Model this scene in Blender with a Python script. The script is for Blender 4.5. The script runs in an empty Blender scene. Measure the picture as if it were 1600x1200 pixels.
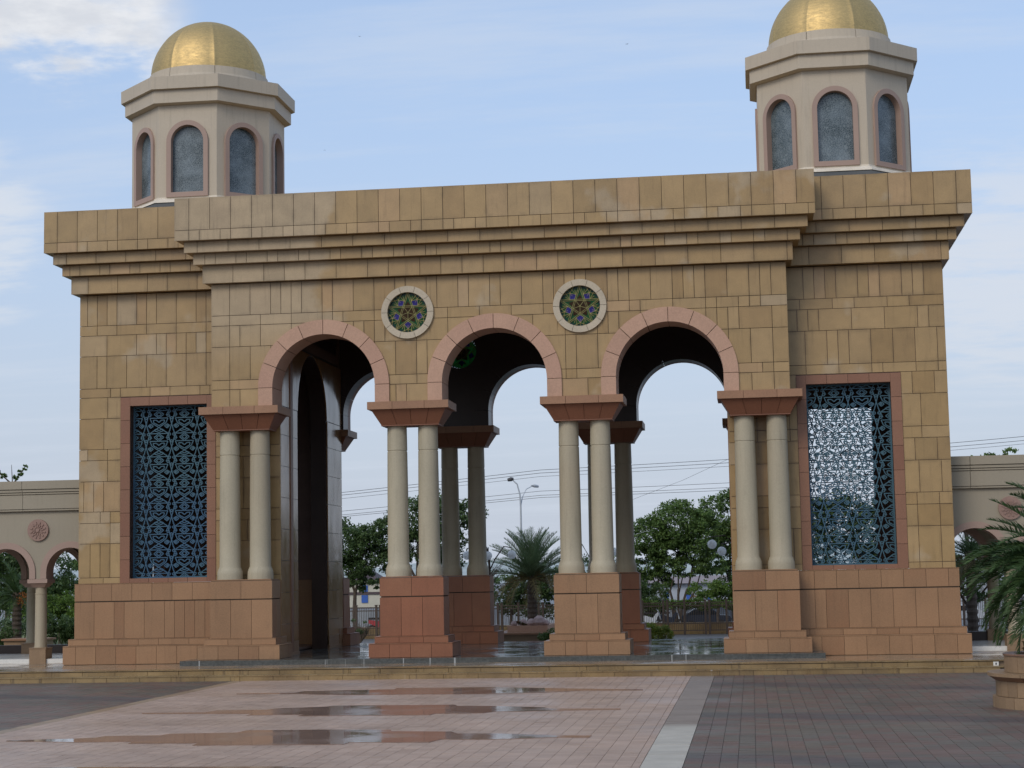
import bpy, bmesh, math, random
from math import sin, cos, pi, radians, sqrt, atan2
from mathutils import Vector, Matrix
random.seed(7)
sc = bpy.context.scene
COL = sc.collection
S = 1.7                      # modelling unit -> metres (applied to every top-level object at the end)

# ------------------------------------------------------------------ camera, sky, sun, exposure
cam = bpy.data.cameras.new('camera'); camo = bpy.data.objects.new('camera', cam); COL.objects.link(camo)
FPX = 2813.1
cam.sensor_fit = 'HORIZONTAL'; cam.sensor_width = 36.0; cam.lens = 36.0 * FPX / 1600.0
cam.clip_start = 0.1; cam.clip_end = 6000
ya, pt, ro = radians(7.4272), radians(6.0548), radians(1.0860)
fwd = Vector((-sin(ya) * cos(pt), cos(ya) * cos(pt), sin(pt)))
rt = Vector((cos(ya), sin(ya), 0)); up = rt.cross(fwd)
r2 = rt * cos(ro) - up * sin(ro); u2 = r2.cross(fwd)
M = Matrix((r2, u2, -fwd)).transposed().to_4x4()
M.translation = Vector((4.2717, -30.4472, 1.6)) * S
camo.matrix_world = M
sc.camera = camo

SUN_EL, SUN_AZ = radians(37), radians(206)        # azimuth clockwise from +Y
world = bpy.data.worlds.new('World'); sc.world = world; world.use_nodes = True
wn = world.node_tree.nodes; wl = world.node_tree.links
for n in list(wn): wn.remove(n)
wo = wn.new('ShaderNodeOutputWorld'); bg = wn.new('ShaderNodeBackground')
sky = wn.new('ShaderNodeTexSky'); sky.sky_type = 'NISHITA'; sky.sun_disc = False
sky.sun_elevation = SUN_EL; sky.sun_rotation = SUN_AZ
sky.air_density = 1.0; sky.dust_density = 1.6; sky.ozone_density = 1.6; sky.altitude = 0
tc = wn.new('ShaderNodeTexCoord')
sep = wn.new('ShaderNodeSeparateXYZ'); wl.new(tc.outputs['Generated'], sep.inputs[0])
def wmath(op, a, b=None, clamp=False):
    n = wn.new('ShaderNodeMath'); n.operation = op; n.use_clamp = clamp
    for i, v in enumerate((a, b)):
        if v is None: continue
        if isinstance(v, (int, float)): n.inputs[i].default_value = v
        else: wl.new(v, n.inputs[i])
    return n.outputs[0]
def wramp(x, a, b):
    n = wn.new('ShaderNodeMapRange'); n.interpolation_type = 'SMOOTHSTEP'
    wl.new(x, n.inputs[0]); n.inputs[1].default_value = a; n.inputs[2].default_value = b
    return n.outputs[0]
def wmix(f, a, b):
    n = wn.new('ShaderNodeMix'); n.data_type = 'RGBA'
    if isinstance(f, float): n.inputs[0].default_value = f
    else: wl.new(f, n.inputs[0])
    for i, v in ((6, a), (7, b)):
        if isinstance(v, tuple): n.inputs[i].default_value = (*v, 1)
        else: wl.new(v, n.inputs[i])
    return n.outputs[2]
zc = wmath('ADD', wmath('MAXIMUM', sep.outputs[2], 0.0), 0.12)
cv = wn.new('ShaderNodeCombineXYZ')
wl.new(wmath('DIVIDE', sep.outputs[0], zc), cv.inputs[0]); wl.new(wmath('DIVIDE', sep.outputs[1], zc), cv.inputs[1])
def wnoise(scale, detail, rough, off, sx=1, sy=1):
    mp = wn.new('ShaderNodeMapping'); wl.new(cv.outputs[0], mp.inputs[0])
    mp.inputs['Location'].default_value = off; mp.inputs['Scale'].default_value = (sx, sy, 1)
    n = wn.new('ShaderNodeTexNoise'); wl.new(mp.outputs[0], n.inputs[0])
    n.inputs['Scale'].default_value = scale; n.inputs['Detail'].default_value = detail; n.inputs['Roughness'].default_value = rough
    return n.outputs[0]
# a clear blue sky thins to white towards the horizon; thin streaks and one cumulus bank
hz = wramp(sep.outputs[2], 0.30, -0.02)
base = wmix(0.52, sky.outputs[0], (4.6, 5.95, 8.35))
base = wmix(wmath('MULTIPLY', hz, 0.85), base, (4.2, 4.55, 5.25))
streak = wramp(wnoise(2.2, 9, 0.62, (3.1, 1.7, 0), 0.45, 1.7), 0.46, 0.72)
base = wmix(wmath('MULTIPLY', streak, 0.40), base, (5.0, 5.5, 6.3))
def bank(d, c0, c1, off, lo, hi, amt, col):
    global base
    v = wn.new('ShaderNodeVectorMath'); v.operation = 'DOT_PRODUCT'
    nv = wn.new('ShaderNodeVectorMath'); nv.operation = 'NORMALIZE'; wl.new(tc.outputs['Generated'], nv.inputs[0])
    wl.new(nv.outputs[0], v.inputs[0]); v.inputs[1].default_value = Vector(d).normalized()
    m = wramp(v.outputs['Value'], c0, c1)
    n = wnoise(5.5, 10, 0.58, off, .8, 1.3)
    f = wramp(wmath('ADD', n, wmath('MULTIPLY', m, 0.30)), lo, hi)
    base = wmix(wmath('MULTIPLY', wmath('MULTIPLY', f, m, True), amt), base, col)
azi = wmath('DIVIDE', sep.outputs[0], wmath('MAXIMUM', sep.outputs[1], 0.05))
puff = wnoise(7.0, 12, 0.56, (1.3, 4.4, 0), 1.0, 1.0)
edge = wmath('MULTIPLY', wramp(wmath('ADD', azi, wmath('MULTIPLY', puff, .10)), -.235, -.295), wramp(wmath('ADD', sep.outputs[2], wmath('MULTIPLY', puff, .05)), .276, .312), True)
edge = wmath('MULTIPLY', edge, wramp(sep.outputs[2], .46, .36))
edge = wmath('MULTIPLY', edge, wramp(azi, -1.2, -.8))
f_ = wramp(wmath('ADD', puff, wmath('MULTIPLY', edge, .42)), .60, .96)
base = wmix(wmath('MULTIPLY', wmath('MULTIPLY', f_, edge, True), .95), base, wmix(wramp(wnoise(9.0, 8, .6, (2.2, 7.4, 0)), .35, .65), (5.3, 5.5, 5.9), (6.5, 6.6, 6.8)))
bank((-.42, .888, .185), .9970, .9995, (2.3, 1.2, 0), 0.60, .86, 0.6, (5.9, 6.1, 6.4))
bank((.135, .979, .160), .9960, .9998, (1.1, 2.2, 0), 0.56, .84, 0.6, (5.6, 5.8, 6.2))
bg.inputs['Strength'].default_value = 0.13
wl.new(base, bg.inputs[0]); wl.new(bg.outputs[0], wo.inputs[0])

sun = bpy.data.lights.new('sun', 'SUN'); suno = bpy.data.objects.new('sun', sun); COL.objects.link(suno)
sun.energy = 1.2; sun.angle = radians(25); sun.color = (1.0, 0.935, 0.83)
sd = Vector((sin(SUN_AZ) * cos(SUN_EL), cos(SUN_AZ) * cos(SUN_EL), sin(SUN_EL)))
suno.rotation_euler = (-sd).to_track_quat('-Z', 'Y').to_euler()
vs = sc.view_settings
vs.view_transform = 'Standard'; vs.look = 'None'; vs.gamma = 1.0; vs.use_curve_mapping = False; vs.exposure = 0.0
sc.cycles.max_bounces = 8; sc.cycles.diffuse_bounces = 3; sc.cycles.glossy_bounces = 3
sc.cycles.caustics_reflective = False; sc.cycles.caustics_refractive = False

# ------------------------------------------------------------------ materials
def lin(c):
    c /= 255.0
    return c / 12.92 if c <= 0.04045 else ((c + 0.055) / 1.055) ** 2.4
def A(r, g, b, k=1.0): return tuple(min(0.9, lin(v) * k) for v in (r, g, b))

class NT:
    def __init__(s, name):
        s.m = bpy.data.materials.new(name); s.m.use_nodes = True
        s.n = s.m.node_tree.nodes; s.l = s.m.node_tree.links
        s.b = s.n['Principled BSDF']; s.out = s.n['Material Output']
        g = s.n.new('ShaderNodeNewGeometry'); s.geo = g
        v = s.n.new('ShaderNodeVectorMath'); v.operation = 'SCALE'; v.inputs['Scale'].default_value = 1 / S
        s.l.new(g.outputs['Position'], v.inputs[0]); s.pos = v.outputs[0]
    def set(s, sock, v):
        if hasattr(v, 'is_output') or hasattr(v, 'links'): s.l.new(v, sock)
        else: sock.default_value = (*v, 1) if isinstance(v, tuple) and len(v) == 3 and len(sock.default_value) == 4 else v
    def noise(s, scale, detail=5, rough=.55, stretch=(1, 1, 1), off=(0, 0, 0)):
        mp = s.n.new('ShaderNodeMapping'); s.l.new(s.pos, mp.inputs[0]); mp.inputs['Scale'].default_value = stretch; mp.inputs['Location'].default_value = off
        n = s.n.new('ShaderNodeTexNoise'); s.l.new(mp.outputs[0], n.inputs[0])
        n.inputs['Scale'].default_value = scale; n.inputs['Detail'].default_value = detail; n.inputs['Roughness'].default_value = rough
        return n.outputs[0]
    def math(s, op, a, b=0.0, clamp=False):
        n = s.n.new('ShaderNodeMath'); n.operation = op; n.use_clamp = clamp
        s.set(n.inputs[0], a); s.set(n.inputs[1], b); return n.outputs[0]
    def rng(s, x, a, b, c=0.0, d=1.0, smooth=False):
        n = s.n.new('ShaderNodeMapRange')
        if smooth: n.interpolation_type = 'SMOOTHSTEP'
        s.set(n.inputs[0], x)
        for i, v in enumerate((a, b, c, d)): n.inputs[i + 1].default_value = v
        return n.outputs[0]
    def mix(s, f, a, b, mode='MIX'):
        n = s.n.new('ShaderNodeMix'); n.data_type = 'RGBA'; n.blend_type = mode
        s.set(n.inputs[0], f); s.set(n.inputs[6], a); s.set(n.inputs[7], b); return n.outputs[2]
    def scale(s, col, f):
        n = s.n.new('ShaderNodeVectorMath'); n.operation = 'SCALE'; s.set(n.inputs[0], col); s.set(n.inputs['Scale'], f); return n.outputs[0]
    def orand(s): return s.n.new('ShaderNodeObjectInfo').outputs['Random']
    def irand(s): return s.geo.outputs['Random Per Island']
    def hash(s, x, k):     # another random number out of one
        return s.math('FRACT', s.math('MULTIPLY', x, k))
    def bump(s, h, strength=.3, dist=.01):
        b = s.n.new('ShaderNodeBump'); b.inputs['Strength'].default_value = strength; b.inputs['Distance'].default_value = dist
        s.l.new(h, b.inputs['Height']); s.l.new(b.outputs[0], s.b.inputs['Normal'])

def stone(name, c, c2=None, rough=.6, rv=.10, nv=.12, ns=3.0, grain=.10, rand='o', bump=.15, streak=0.0, spec=.4, f2=(0.55, 0.95)):
    t = NT(name)
    r = t.orand() if rand == 'o' else (t.irand() if rand == 'i' else None)
    col = c
    if c2 is not None:
        k = t.noise(ns * .5, 5)
        if r is not None: k = t.math('ADD', t.math('MULTIPLY', k, .6), t.math('MULTIPLY', t.hash(r, 17.31), .5))
        col = t.mix(t.rng(k, f2[0], f2[1], 0, 1, True), c, c2)
    v = t.math('ADD', t.rng(t.noise(ns), .25, .75, 1 - nv, 1 + nv), t.rng(t.noise(42, 3, .7), .3, .7, -grain, grain))
    if r is not None: v = t.math('ADD', v, t.rng(t.hash(r, 7.77), 0, 1, -rv, rv))
    if streak:
        st = t.noise(5, 4, .6, (3, 3, .22))
        v = t.math('SUBTRACT', v, t.math('MULTIPLY', t.rng(st, .5, .75, 0, 1, True), streak))
    t.set(t.b.inputs['Base Color'], t.scale(col, v))
    t.b.inputs['Roughness'].default_value = rough
    t.b.inputs['Specular IOR Level'].default_value = spec
    if bump: t.bump(t.noise(35, 4, .7), bump, .004)
    return t.m

K = 1.45
def joint_grime(t, amt):
    tc_ = t.n.new('ShaderNodeTexCoord'); vm = t.n.new('ShaderNodeVectorMath'); vm.operation = 'SUBTRACT'; t.l.new(tc_.outputs['Generated'], vm.inputs[0]); vm.inputs[1].default_value = (.5, .5, .5)
    va = t.n.new('ShaderNodeVectorMath'); va.operation = 'ABSOLUTE'; t.l.new(vm.outputs[0], va.inputs[0]); sp_ = t.n.new('ShaderNodeSeparateXYZ'); t.l.new(va.outputs[0], sp_.inputs[0])
    e = t.math('MAXIMUM', sp_.outputs[0], sp_.outputs[2])
    return t.math('MULTIPLY', t.rng(e, .36, .5, 0, amt, True), t.rng(t.noise(2.6, 5), .42, .62, .05, 1.0))
M_ = {}
# honey granite tile; where it is still wet from rain the colour is deeper, dry stone is paler and greyer
def ochre():
    t = NT('ochre_granite'); r = t.orand()
    wet = t.mix(t.rng(t.hash(r, 13.7), .0, 1.0), A(133.5, 109, 71, K), A(140, 115.5, 79, K))
    wet = t.mix(t.rng(t.hash(r, 29.3), .80, .92, 0, .5), wet, A(122, 96, 58, K))
    wet = t.mix(t.rng(t.hash(r, 61.3), .86, .95, 0, .4), wet, A(152, 122, 90, K))
    dry = A(146, 129, 104, K)
    sp = t.n.new('ShaderNodeSeparateXYZ'); t.l.new(t.pos, sp.inputs[0])
    wob = t.math('ADD', t.math('MULTIPLY', t.noise(.55, 5, .6), 3.2), t.math('MULTIPLY', t.hash(r, 5.1), .25))
    # the left third of the centre block has dried
    left = t.rng(t.math('ADD', sp.outputs[0], t.math('ADD', wob, t.math('MULTIPLY', sp.outputs[2], -.14))), -1.75, -2.05, 0, 1)
    low = t.rng(sp.outputs[2], 5.3, 6.2); front = t.rng(sp.outputs[1], .05, .04)
    m = t.math('MULTIPLY', t.math('MULTIPLY', left, low), front)
    patch = t.rng(t.noise(.9, 4, .5, (1, 1, 1), (4.2, 0, 1.7)), .60, .68, 0, .7, True)
    one = t.rng(t.hash(r, 41.9), .96, .97, 0, .6)
    m = t.math('MAXIMUM', t.math('MULTIPLY', m, .8), t.math('MAXIMUM', patch, one))
    col = t.mix(m, wet, dry)
    v = t.math('ADD', t.rng(t.noise(3.2, 5), .25, .75, .88, 1.12), t.rng(t.noise(60, 3, .8), .3, .7, -.09, .09))
    v = t.math('ADD', v, t.rng(t.hash(r, 7.77), 0, 1, -.07, .07))
    st = t.noise(6, 4, .6, (2.5, 2.5, .25))
    v = t.math('SUBTRACT', v, t.rng(st, .52, .75, 0, .16, True))
    v = t.math('SUBTRACT', v, joint_grime(t, .20))
    t.set(t.b.inputs['Base Color'], t.scale(col, v))
    t.set(t.b.inputs['Roughness'], t.rng(m, 0, 1, .42, .62))
    t.bump(t.noise(40, 3, .7), .12, .004)
    return t.m
M_['ochre'] = ochre()
M_['brown'] = stone('brown_granite', A(132, 101, 73, 1.34), A(120, 86, 60, 1.34), .42, .09, .10, 2.0, streak=.12)
M_['brick'] = stone('red_granite', A(121, 77, 54, 1.32), A(126, 87, 62, 1.32), .42, .07, .10, 2.0, streak=.10)
M_['frame'] = stone('rose_granite', A(120, 85, 65, 1.35), A(112, 75, 57, 1.35), .45, .08, .10, 2.0)
M_['rose'] = stone('rose_arch_stone', A(166, 133, 112, 1.30), A(158, 124, 106, 1.30), .6, .05, .08, 2.0, spec=.2)
M_['slab'] = stone('capital_slab_stone', A(128, 95, 71, K), None, .5, .05, .10, 2.0)
M_['cone'] = stone('capital_red_stone', A(112, 73, 54, 1.3), None, .5, .05, .08, 2.0)
M_['column'] = stone('column_render', A(150, 141, 120, 1.38), A(138, 126, 105, 1.38), .6, .03, .09, 1.6, grain=.06, streak=.14)
M_['grout'] = stone('dark_joint', (.075, .052, .036), None, .9, 0, .2)
M_['cream'] = stone('cream_render', A(138, 129, 112, 1.3), A(130, 119, 103, 1.3), .7, 0, .06, .8, grain=.04, rand=None, streak=.06)
M_['turret'] = stone('turret_render', A(158, 146, 128, K), A(150, 136, 118, K), .6, 0, .06, 1.0, grain=.04, rand=None, streak=.12)
M_['ledge'] = stone('pale_ledge', A(182, 172, 156, K), None, .7, 0, .12, 3, rand=None)
M_['pinkrend'] = stone('pink_render', A(148, 125, 112, 1.25), None, .6, .03, .06, 1.5, grain=.04)
M_['roof'] = stone('roof_felt', (.09, .09, .085), None, .9, 0, .15)
def step_mat():
    t = NT('step_sandstone'); r = t.orand()
    c = t.mix(t.rng(t.noise(1.6, 5), .35, .65), A(134, 112, 76, 1.22), A(112, 92, 62, 1.15))
    c = t.mix(t.rng(t.noise(5, 4, .6, (2.2, 2.2, .12)), .60, .66, 0, .55), c, A(78, 64, 48, 1.0))      # dark run-off stains
    c = t.mix(t.rng(t.noise(4, 3, .5, (2.6, 2.6, .06), (7, 0, 0)), .695, .715, 0, .7), c, (.50, .47, .42))   # lime streaks
    v = t.math('ADD', t.rng(t.noise(40, 3), .3, .7, .9, 1.1), t.rng(r, 0, 1, -.10, .10))
    t.set(t.b.inputs['Base Color'], t.scale(c, v)); t.set(t.b.inputs['Roughness'], t.rng(t.noise(2, 4), .4, .62, .22, .55)); return t.m
M_['step'] = step_mat()
M_['medal'] = stone('medallion_stone', A(140, 114, 102, 1.15), None, .7, 0, .08)
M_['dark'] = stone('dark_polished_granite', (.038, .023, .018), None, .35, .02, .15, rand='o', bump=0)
M_['room'] = stone('brown_room_stone', (.16, .095, .07), None, .5, .02, .15, rand=None)
M_['asphalt'] = stone('grey_concrete', (.16, .155, .15), (.12, .118, .115), .5, 0, .15, .6, rand=None)
M_['white'] = stone('white_tile', A(186, 184, 178, K), None, .18, .02, .04)
M_['metal'] = stone('brown_painted_steel', (.075, .052, .038), None, .5, .05, .1)
M_['pole'] = stone('galvanised_steel', (.42, .44, .46), None, .45, 0, .05, rand=None)
M_['darkmetal'] = stone('dark_steel', (.05, .05, .055), None, .5, 0, .05, rand=None)
def milk():
    t = NT('milk_glass'); t.b.inputs['Base Color'].default_value = (.88, .88, .86, 1); t.b.inputs['Roughness'].default_value = .25
    tb = t.n.new('ShaderNodeBsdfTranslucent'); tb.inputs[0].default_value = (.95, .95, .93, 1); mx = t.n.new('ShaderNodeMixShader'); mx.inputs[0].default_value = .55
    t.l.new(t.b.outputs[0], mx.inputs[1]); t.l.new(tb.outputs[0], mx.inputs[2]); t.l.new(mx.outputs[0], t.out.inputs[0]); return t.m
M_['globe'] = milk()
M_['lattice'] = stone('blue_painted_lattice', (.038, .100, .170), (.046, .11, .145), .6, 0, .15, 1.4, rand=None, f2=(.4, .62))
M_['bark'] = stone('bark', (.085, .065, .05), (.05, .04, .032), .9, 0, .3, 6, rand=None)
M_['soil'] = stone('soil', (.05, .04, .03), None, .95, 0, .2)
M_['housewall'] = stone('cream_house_paint', (.50, .47, .38), None, .8, 0, .08)
M_['roofred'] = stone('dark_roof_sheet', (.075, .052, .055), None, .7, 0, .15)
M_['orange'] = stone('orange_ridge', (.42, .25, .18), None, .7, 0, .08)
M_['roofshop'] = stone('faded_roof', (.26, .22, .22), None, .8, 0, .1)
M_['blue'] = stone('blue_paint', (.03, .10, .36), None, .5, 0, .08)
M_['whitewall'] = stone('whitewash', (.36, .39, .43), None, .8, 0, .12, 1)
M_['red'] = stone('red_paint', (.48, .05, .06), None, .5, 0, .05)
M_['carblue'] = stone('dark_blue_car_paint', (.03, .04, .06), None, .25, 0, .03, bump=0)
M_['carwhite'] = stone('white_car_paint', (.62, .64, .66), None, .25, 0, .03, bump=0)
M_['carglass'] = stone('car_glass', (.015, .02, .025), None, .08, 0, .0, bump=0)
M_['rubber'] = stone('tyre_rubber', (.02, .02, .02), None, .8, 0, .1)
M_['pinkrock'] = stone('pink_rock', (.42, .30, .27), None, .8, .1, .2)
M_['planter'] = stone('planter_stone', A(134, 110, 84, 1.2), A(112, 92, 70, 1.2), .55, .08, .12, 3, streak=.10)
M_['lip'] = stone('planter_dark_lip', A(112, 84, 66, K), A(80, 62, 52, K), .5, .04, .2, 3)
M_['hill'] = stone('hazed_hillside', (.40, .44, .42), (.30, .35, .31), 1.0, 0, .18, .05, rand=None, grain=.15)  # pale because distance haze is painted into the hill colour
M_['bird'] = stone('bird_feathers', (.04, .04, .045), None, .8, 0, .1)

def side_wall():
    t = NT('polished_wall_granite'); r = t.orand()
    v = t.math('ADD', t.rng(t.noise(2.5, 5), .25, .75, .85, 1.15), t.rng(r, 0, 1, -.08, .08))
    t.set(t.b.inputs['Base Color'], t.scale(A(130, 102, 72, 1.5), v))
    t.set(t.b.inputs['Roughness'], t.rng(t.noise(3, 4, .6, (1, 1, .4)), .35, .65, .10, .26)); t.b.inputs['Specular IOR Level'].default_value = .5
    t.b.inputs['Coat Weight'].default_value = .0; t.b.inputs['Coat Roughness'].default_value = .03
    return t.m
M_['polish'] = side_wall()

def blackplate():
    t = NT('black_wet_granite')
    v = t.rng(t.noise(30, 3), .3, .7, .7, 1.3)
    st = t.noise(4.2, 3, .5, (3.0, 3.0, .05), (1.3, 0, 0))
    c = t.mix(t.rng(st, .675, .695, 0, .8), t.scale((.075, .078, .072), v), (.42, .43, .42))
    t.set(t.b.inputs['Base Color'], c)
    t.set(t.b.inputs['Roughness'], t.rng(t.noise(2.2, 4), .4, .62, .04, .22))
    t.bump(t.noise(2.5, 3), .10, .02)
    return t.m
M_['black'] = blackplate()
def platform_mat():
    t = NT('wet_platform_stone')
    v = t.rng(t.noise(5, 4), .3, .7, .85, 1.15)
    t.set(t.b.inputs['Base Color'], t.scale(A(128, 108, 86, 1.3), v))
    t.set(t.b.inputs['Roughness'], t.rng(t.noise(1.3, 4), .42, .6, .06, .30))
    return t.m
M_['platform'] = platform_mat()

def pavers(name, cols, rough=(.25, .6), band=False):
    t = NT(name); r = t.irand()
    col = t.mix(t.rng(t.hash(r, 11.3), 0, 1), cols[0], cols[1])
    if len(cols) > 2:
        big = t.noise(.8, 3, .5)
        f = t.math('ADD', t.math('MULTIPLY', big, .9), t.math('MULTIPLY', t.hash(r, 23.7), .55))
        col = t.mix(t.rng(f, .62, .86, 0, .8, True), col, cols[2])
    v = t.math('ADD', t.rng(t.noise(1.1, 5), .3, .7, .88, 1.12), t.rng(t.hash(r, 3.3), 0, 1, -.04, .04))
    v = t.math('ADD', v, t.rng(t.noise(50, 3), .3, .7, -.08, .08))
    v = t.math('SUBTRACT', v, t.rng(t.noise(.45, 5, .6, (1, 1, 1), (5, 3, 0)), .5, .68, 0, .13, True))
    w = t.noise(.7, 5, .55, (.35, 1, 1), (2, 1, 0))
    if band:      # damp run-off lines wandering across the paving
        wv = t.n.new('ShaderNodeTexWave'); wv.wave_type = 'BANDS'; wv.bands_direction = 'Y'
        mp = t.n.new('ShaderNodeMapping'); t.l.new(t.pos, mp.inputs[0]); mp.inputs['Rotation'].default_value = (0, 0, radians(24))
        t.l.new(mp.outputs[0], wv.inputs[0]); wv.inputs['Scale'].default_value = .07; wv.inputs['Distortion'].default_value = 5.0; wv.inputs['Detail'].default_value = 3; wv.inputs['Detail Scale'].default_value = .6
        b = t.rng(wv.outputs['Fac'], .90, .985, 0, .42, True)
        col = t.mix(b, col, (.058, .058, .062))
    t.set(t.b.inputs['Base Color'], t.scale(col, v))
    t.set(t.b.inputs['Roughness'], t.rng(w, .4, .62, rough[0], rough[1])); t.b.inputs['Specular IOR Level'].default_value = .28
    t.bump(t.noise(60, 3), .2, .003)
    return t.m
M_['pink'] = pavers('pink_pavers', (A(163, 140, 123, 1.22), A(153, 130, 114, 1.22)), (.38, .62))
M_['greypaver'] = pavers('grey_pavers', (A(95, 87, 77, 1.1), A(101, 92, 81, 1.1), A(106, 84, 74, 1.1)), (.45, .7), True)
M_['pavebed'] = stone('dirty_joint_sand', (.10, .092, .084), None, .9, 0, .2, rand=None)
M_['sand'] = pavers('sand_border', (A(138, 118, 96, 1.3), A(128, 108, 88, 1.3)), (.3, .6))
def border_mat():
    t = NT('pale_border_stone'); r = t.orand()
    sp = t.n.new('ShaderNodeSeparateXYZ'); t.l.new(t.pos, sp.inputs[0])
    wet = t.rng(t.math('ADD', sp.outputs[1], t.math('MULTIPLY', t.noise(1.0), 1.2)), -10.9, -10.5, 0, 1)   # far half still wet
    c = t.mix(wet, A(176, 168, 154, 1.0), A(136, 121, 108, 1.0))
    v = t.math('ADD', t.rng(t.noise(4), .3, .7, .9, 1.1), t.rng(r, 0, 1, -.06, .06))
    t.set(t.b.inputs['Base Color'], t.scale(c, v)); t.set(t.b.inputs['Roughness'], t.rng(wet, 0, 1, .65, .5)); t.b.inputs['Specular IOR Level'].default_value = .2
    return t.m
M_['border'] = border_mat()
def water():
    t = NT('rain_water')
    t.set(t.b.inputs['Base Color'], t.scale(A(136, 112, 98, 1.2), t.rng(t.noise(1.5, 4), .3, .7, .85, 1.1)))
    t.set(t.b.inputs['Roughness'], t.rng(t.noise(1.2, 4), .42, .6, .03, .16)); t.b.inputs['IOR'].default_value = 1.33; t.b.inputs['Specular IOR Level'].default_value = .38
    t.bump(t.noise(9, 3), .06, .01)
    return t.m
M_['water'] = water()
def gold():
    t = NT('gold_leaf_sheet'); r = t.orand()
    w = t.noise(7, 6, .7, (1, 1, 3))
    c = t.mix(t.rng(w, .4, .7), (.60, .43, .19), (.50, .38, .19))
    v = t.math('ADD', t.rng(t.noise(26, 5, .7, (1, 1, 2.5)), .3, .7, .82, 1.15), t.rng(r, 0, 1, -.04, .04))
    t.set(t.b.inputs['Base Color'], t.scale(c, v)); t.b.inputs['Metallic'].default_value = 1
    t.set(t.b.inputs['Roughness'], t.rng(w, .3, .7, .52, .68))
    t.bump(t.noise(9, 4, .6, (1, 1, 2)), .10, .01)
    return t.m
M_['gold'] = gold()
def turretglass():
    t = NT('patterned_turret_glass')
    vo = t.n.new('ShaderNodeTexVoronoi'); vo.feature = 'DISTANCE_TO_EDGE'; t.l.new(t.pos, vo.inputs[0]); vo.inputs['Scale'].default_value = 30
    line = t.rng(vo.outputs['Distance'], .03, .12)
    big = t.rng(t.noise(2.4, 5, .6, (1, 1, 1), (1, 2, 0)), .40, .64)  # broad pale patches: reflected clouds and ground painted into the pane colour
    c = t.mix(big, (.030, .048, .055), (.13, .165, .185))
    c = t.mix(line, t.mix(.55, c, (.26, .30, .31)), c)
    t.set(t.b.inputs['Base Color'], c); t.b.inputs['Roughness'].default_value = .22
    t.bump(t.noise(30, 3), .25, .01)
    return t.m
M_['tglass'] = turretglass()
def stained(name, c):
    t = NT(name)
    for n in (t.b,): t.n.remove(n)
    d = t.n.new('ShaderNodeBsdfDiffuse'); tr = t.n.new('ShaderNodeBsdfTranslucent'); gl = t.n.new('ShaderNodeBsdfGlossy')
    col = t.scale(c, t.rng(t.noise(22, 3), .3, .7, .75, 1.25))
    t.l.new(col, d.inputs[0]); t.l.new(t.mix(.35, t.scale(c, 4.0), (.18, .22, .20)), tr.inputs[0]); gl.inputs['Roughness'].default_value = .12; gl.inputs[0].default_value = (.8, .8, .8, 1)
    m1 = t.n.new('ShaderNodeMixShader'); m1.inputs[0].default_value = .55; t.l.new(d.outputs[0], m1.inputs[1]); t.l.new(tr.outputs[0], m1.inputs[2])
    m2 = t.n.new('ShaderNodeMixShader'); m2.inputs[0].default_value = .015; t.l.new(m1.outputs[0], m2.inputs[1]); t.l.new(gl.outputs[0], m2.inputs[2])
    t.l.new(m2.outputs[0], t.out.inputs[0]); return t.m
M_['sg_green'] = stained('green_glass', (.02, .14, .045)); M_['sg_blue'] = stained('blue_glass', (.05, .045, .30))
M_['sg_amber'] = stained('amber_glass', (.07, .032, .008)); M_['sg_teal'] = stained('teal_glass', (.03, .085, .07))
M_['came'] = stone('brass_came', (.42, .37, .13), None, .5, 0, .1, rand=None)
def leaf(name, c, c2, tr=.3):
    t = NT(name); r = t.irand()
    col = t.mix(t.rng(t.hash(r, 9.1), 0, 1), c, c2)
    col = t.scale(col, t.rng(t.noise(1.6, 3), .3, .7, .75, 1.25))
    t.set(t.b.inputs['Base Color'], col); t.b.inputs['Roughness'].default_value = .5; t.b.inputs['Specular IOR Level'].default_value = .3
    tb = t.n.new('ShaderNodeBsdfTranslucent'); t.l.new(col, tb.inputs[0])
    mx = t.n.new('ShaderNodeMixShader'); mx.inputs[0].default_value = tr
    t.l.new(t.b.outputs[0], mx.inputs[1]); t.l.new(tb.outputs[0], mx.inputs[2]); t.l.new(mx.outputs[0], t.out.inputs[0])
    return t.m
M_['leaf'] = leaf('tree_leaves', (.090, .155, .042), (.135, .205, .055))
M_['leafdark'] = leaf('dark_tree_leaves', (.066, .115, .040), (.100, .150, .050))
M_['leafbright'] = leaf('fresh_leaves', (.10, .18, .035), (.15, .22, .045))
M_['leafyellow'] = leaf('yellow_hedge_leaves', (.34, .36, .05), (.18, .27, .04))
M_['palm'] = leaf('palm_leaflets', (.038, .078, .022), (.065, .11, .032), .2)
M_['palmgrey'] = leaf('grey_palm_leaflets', (.125, .185, .095), (.175, .24, .12), .2)
M_['palmdry'] = leaf('dry_palm_leaflets', (.20, .15, .06), (.14, .13, .05), .2)
M_['redleaf'] = leaf('red_croton_leaves', (.16, .06, .04), (.10, .12, .04))
M_['twig'] = stone('dry_twigs', (.13, .10, .075), None, .9, 0, .1)
M_['grass'] = stone('lawn_grass', (.14, .16, .05), (.18, .19, .06), .9, 0, .2, 2)

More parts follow.
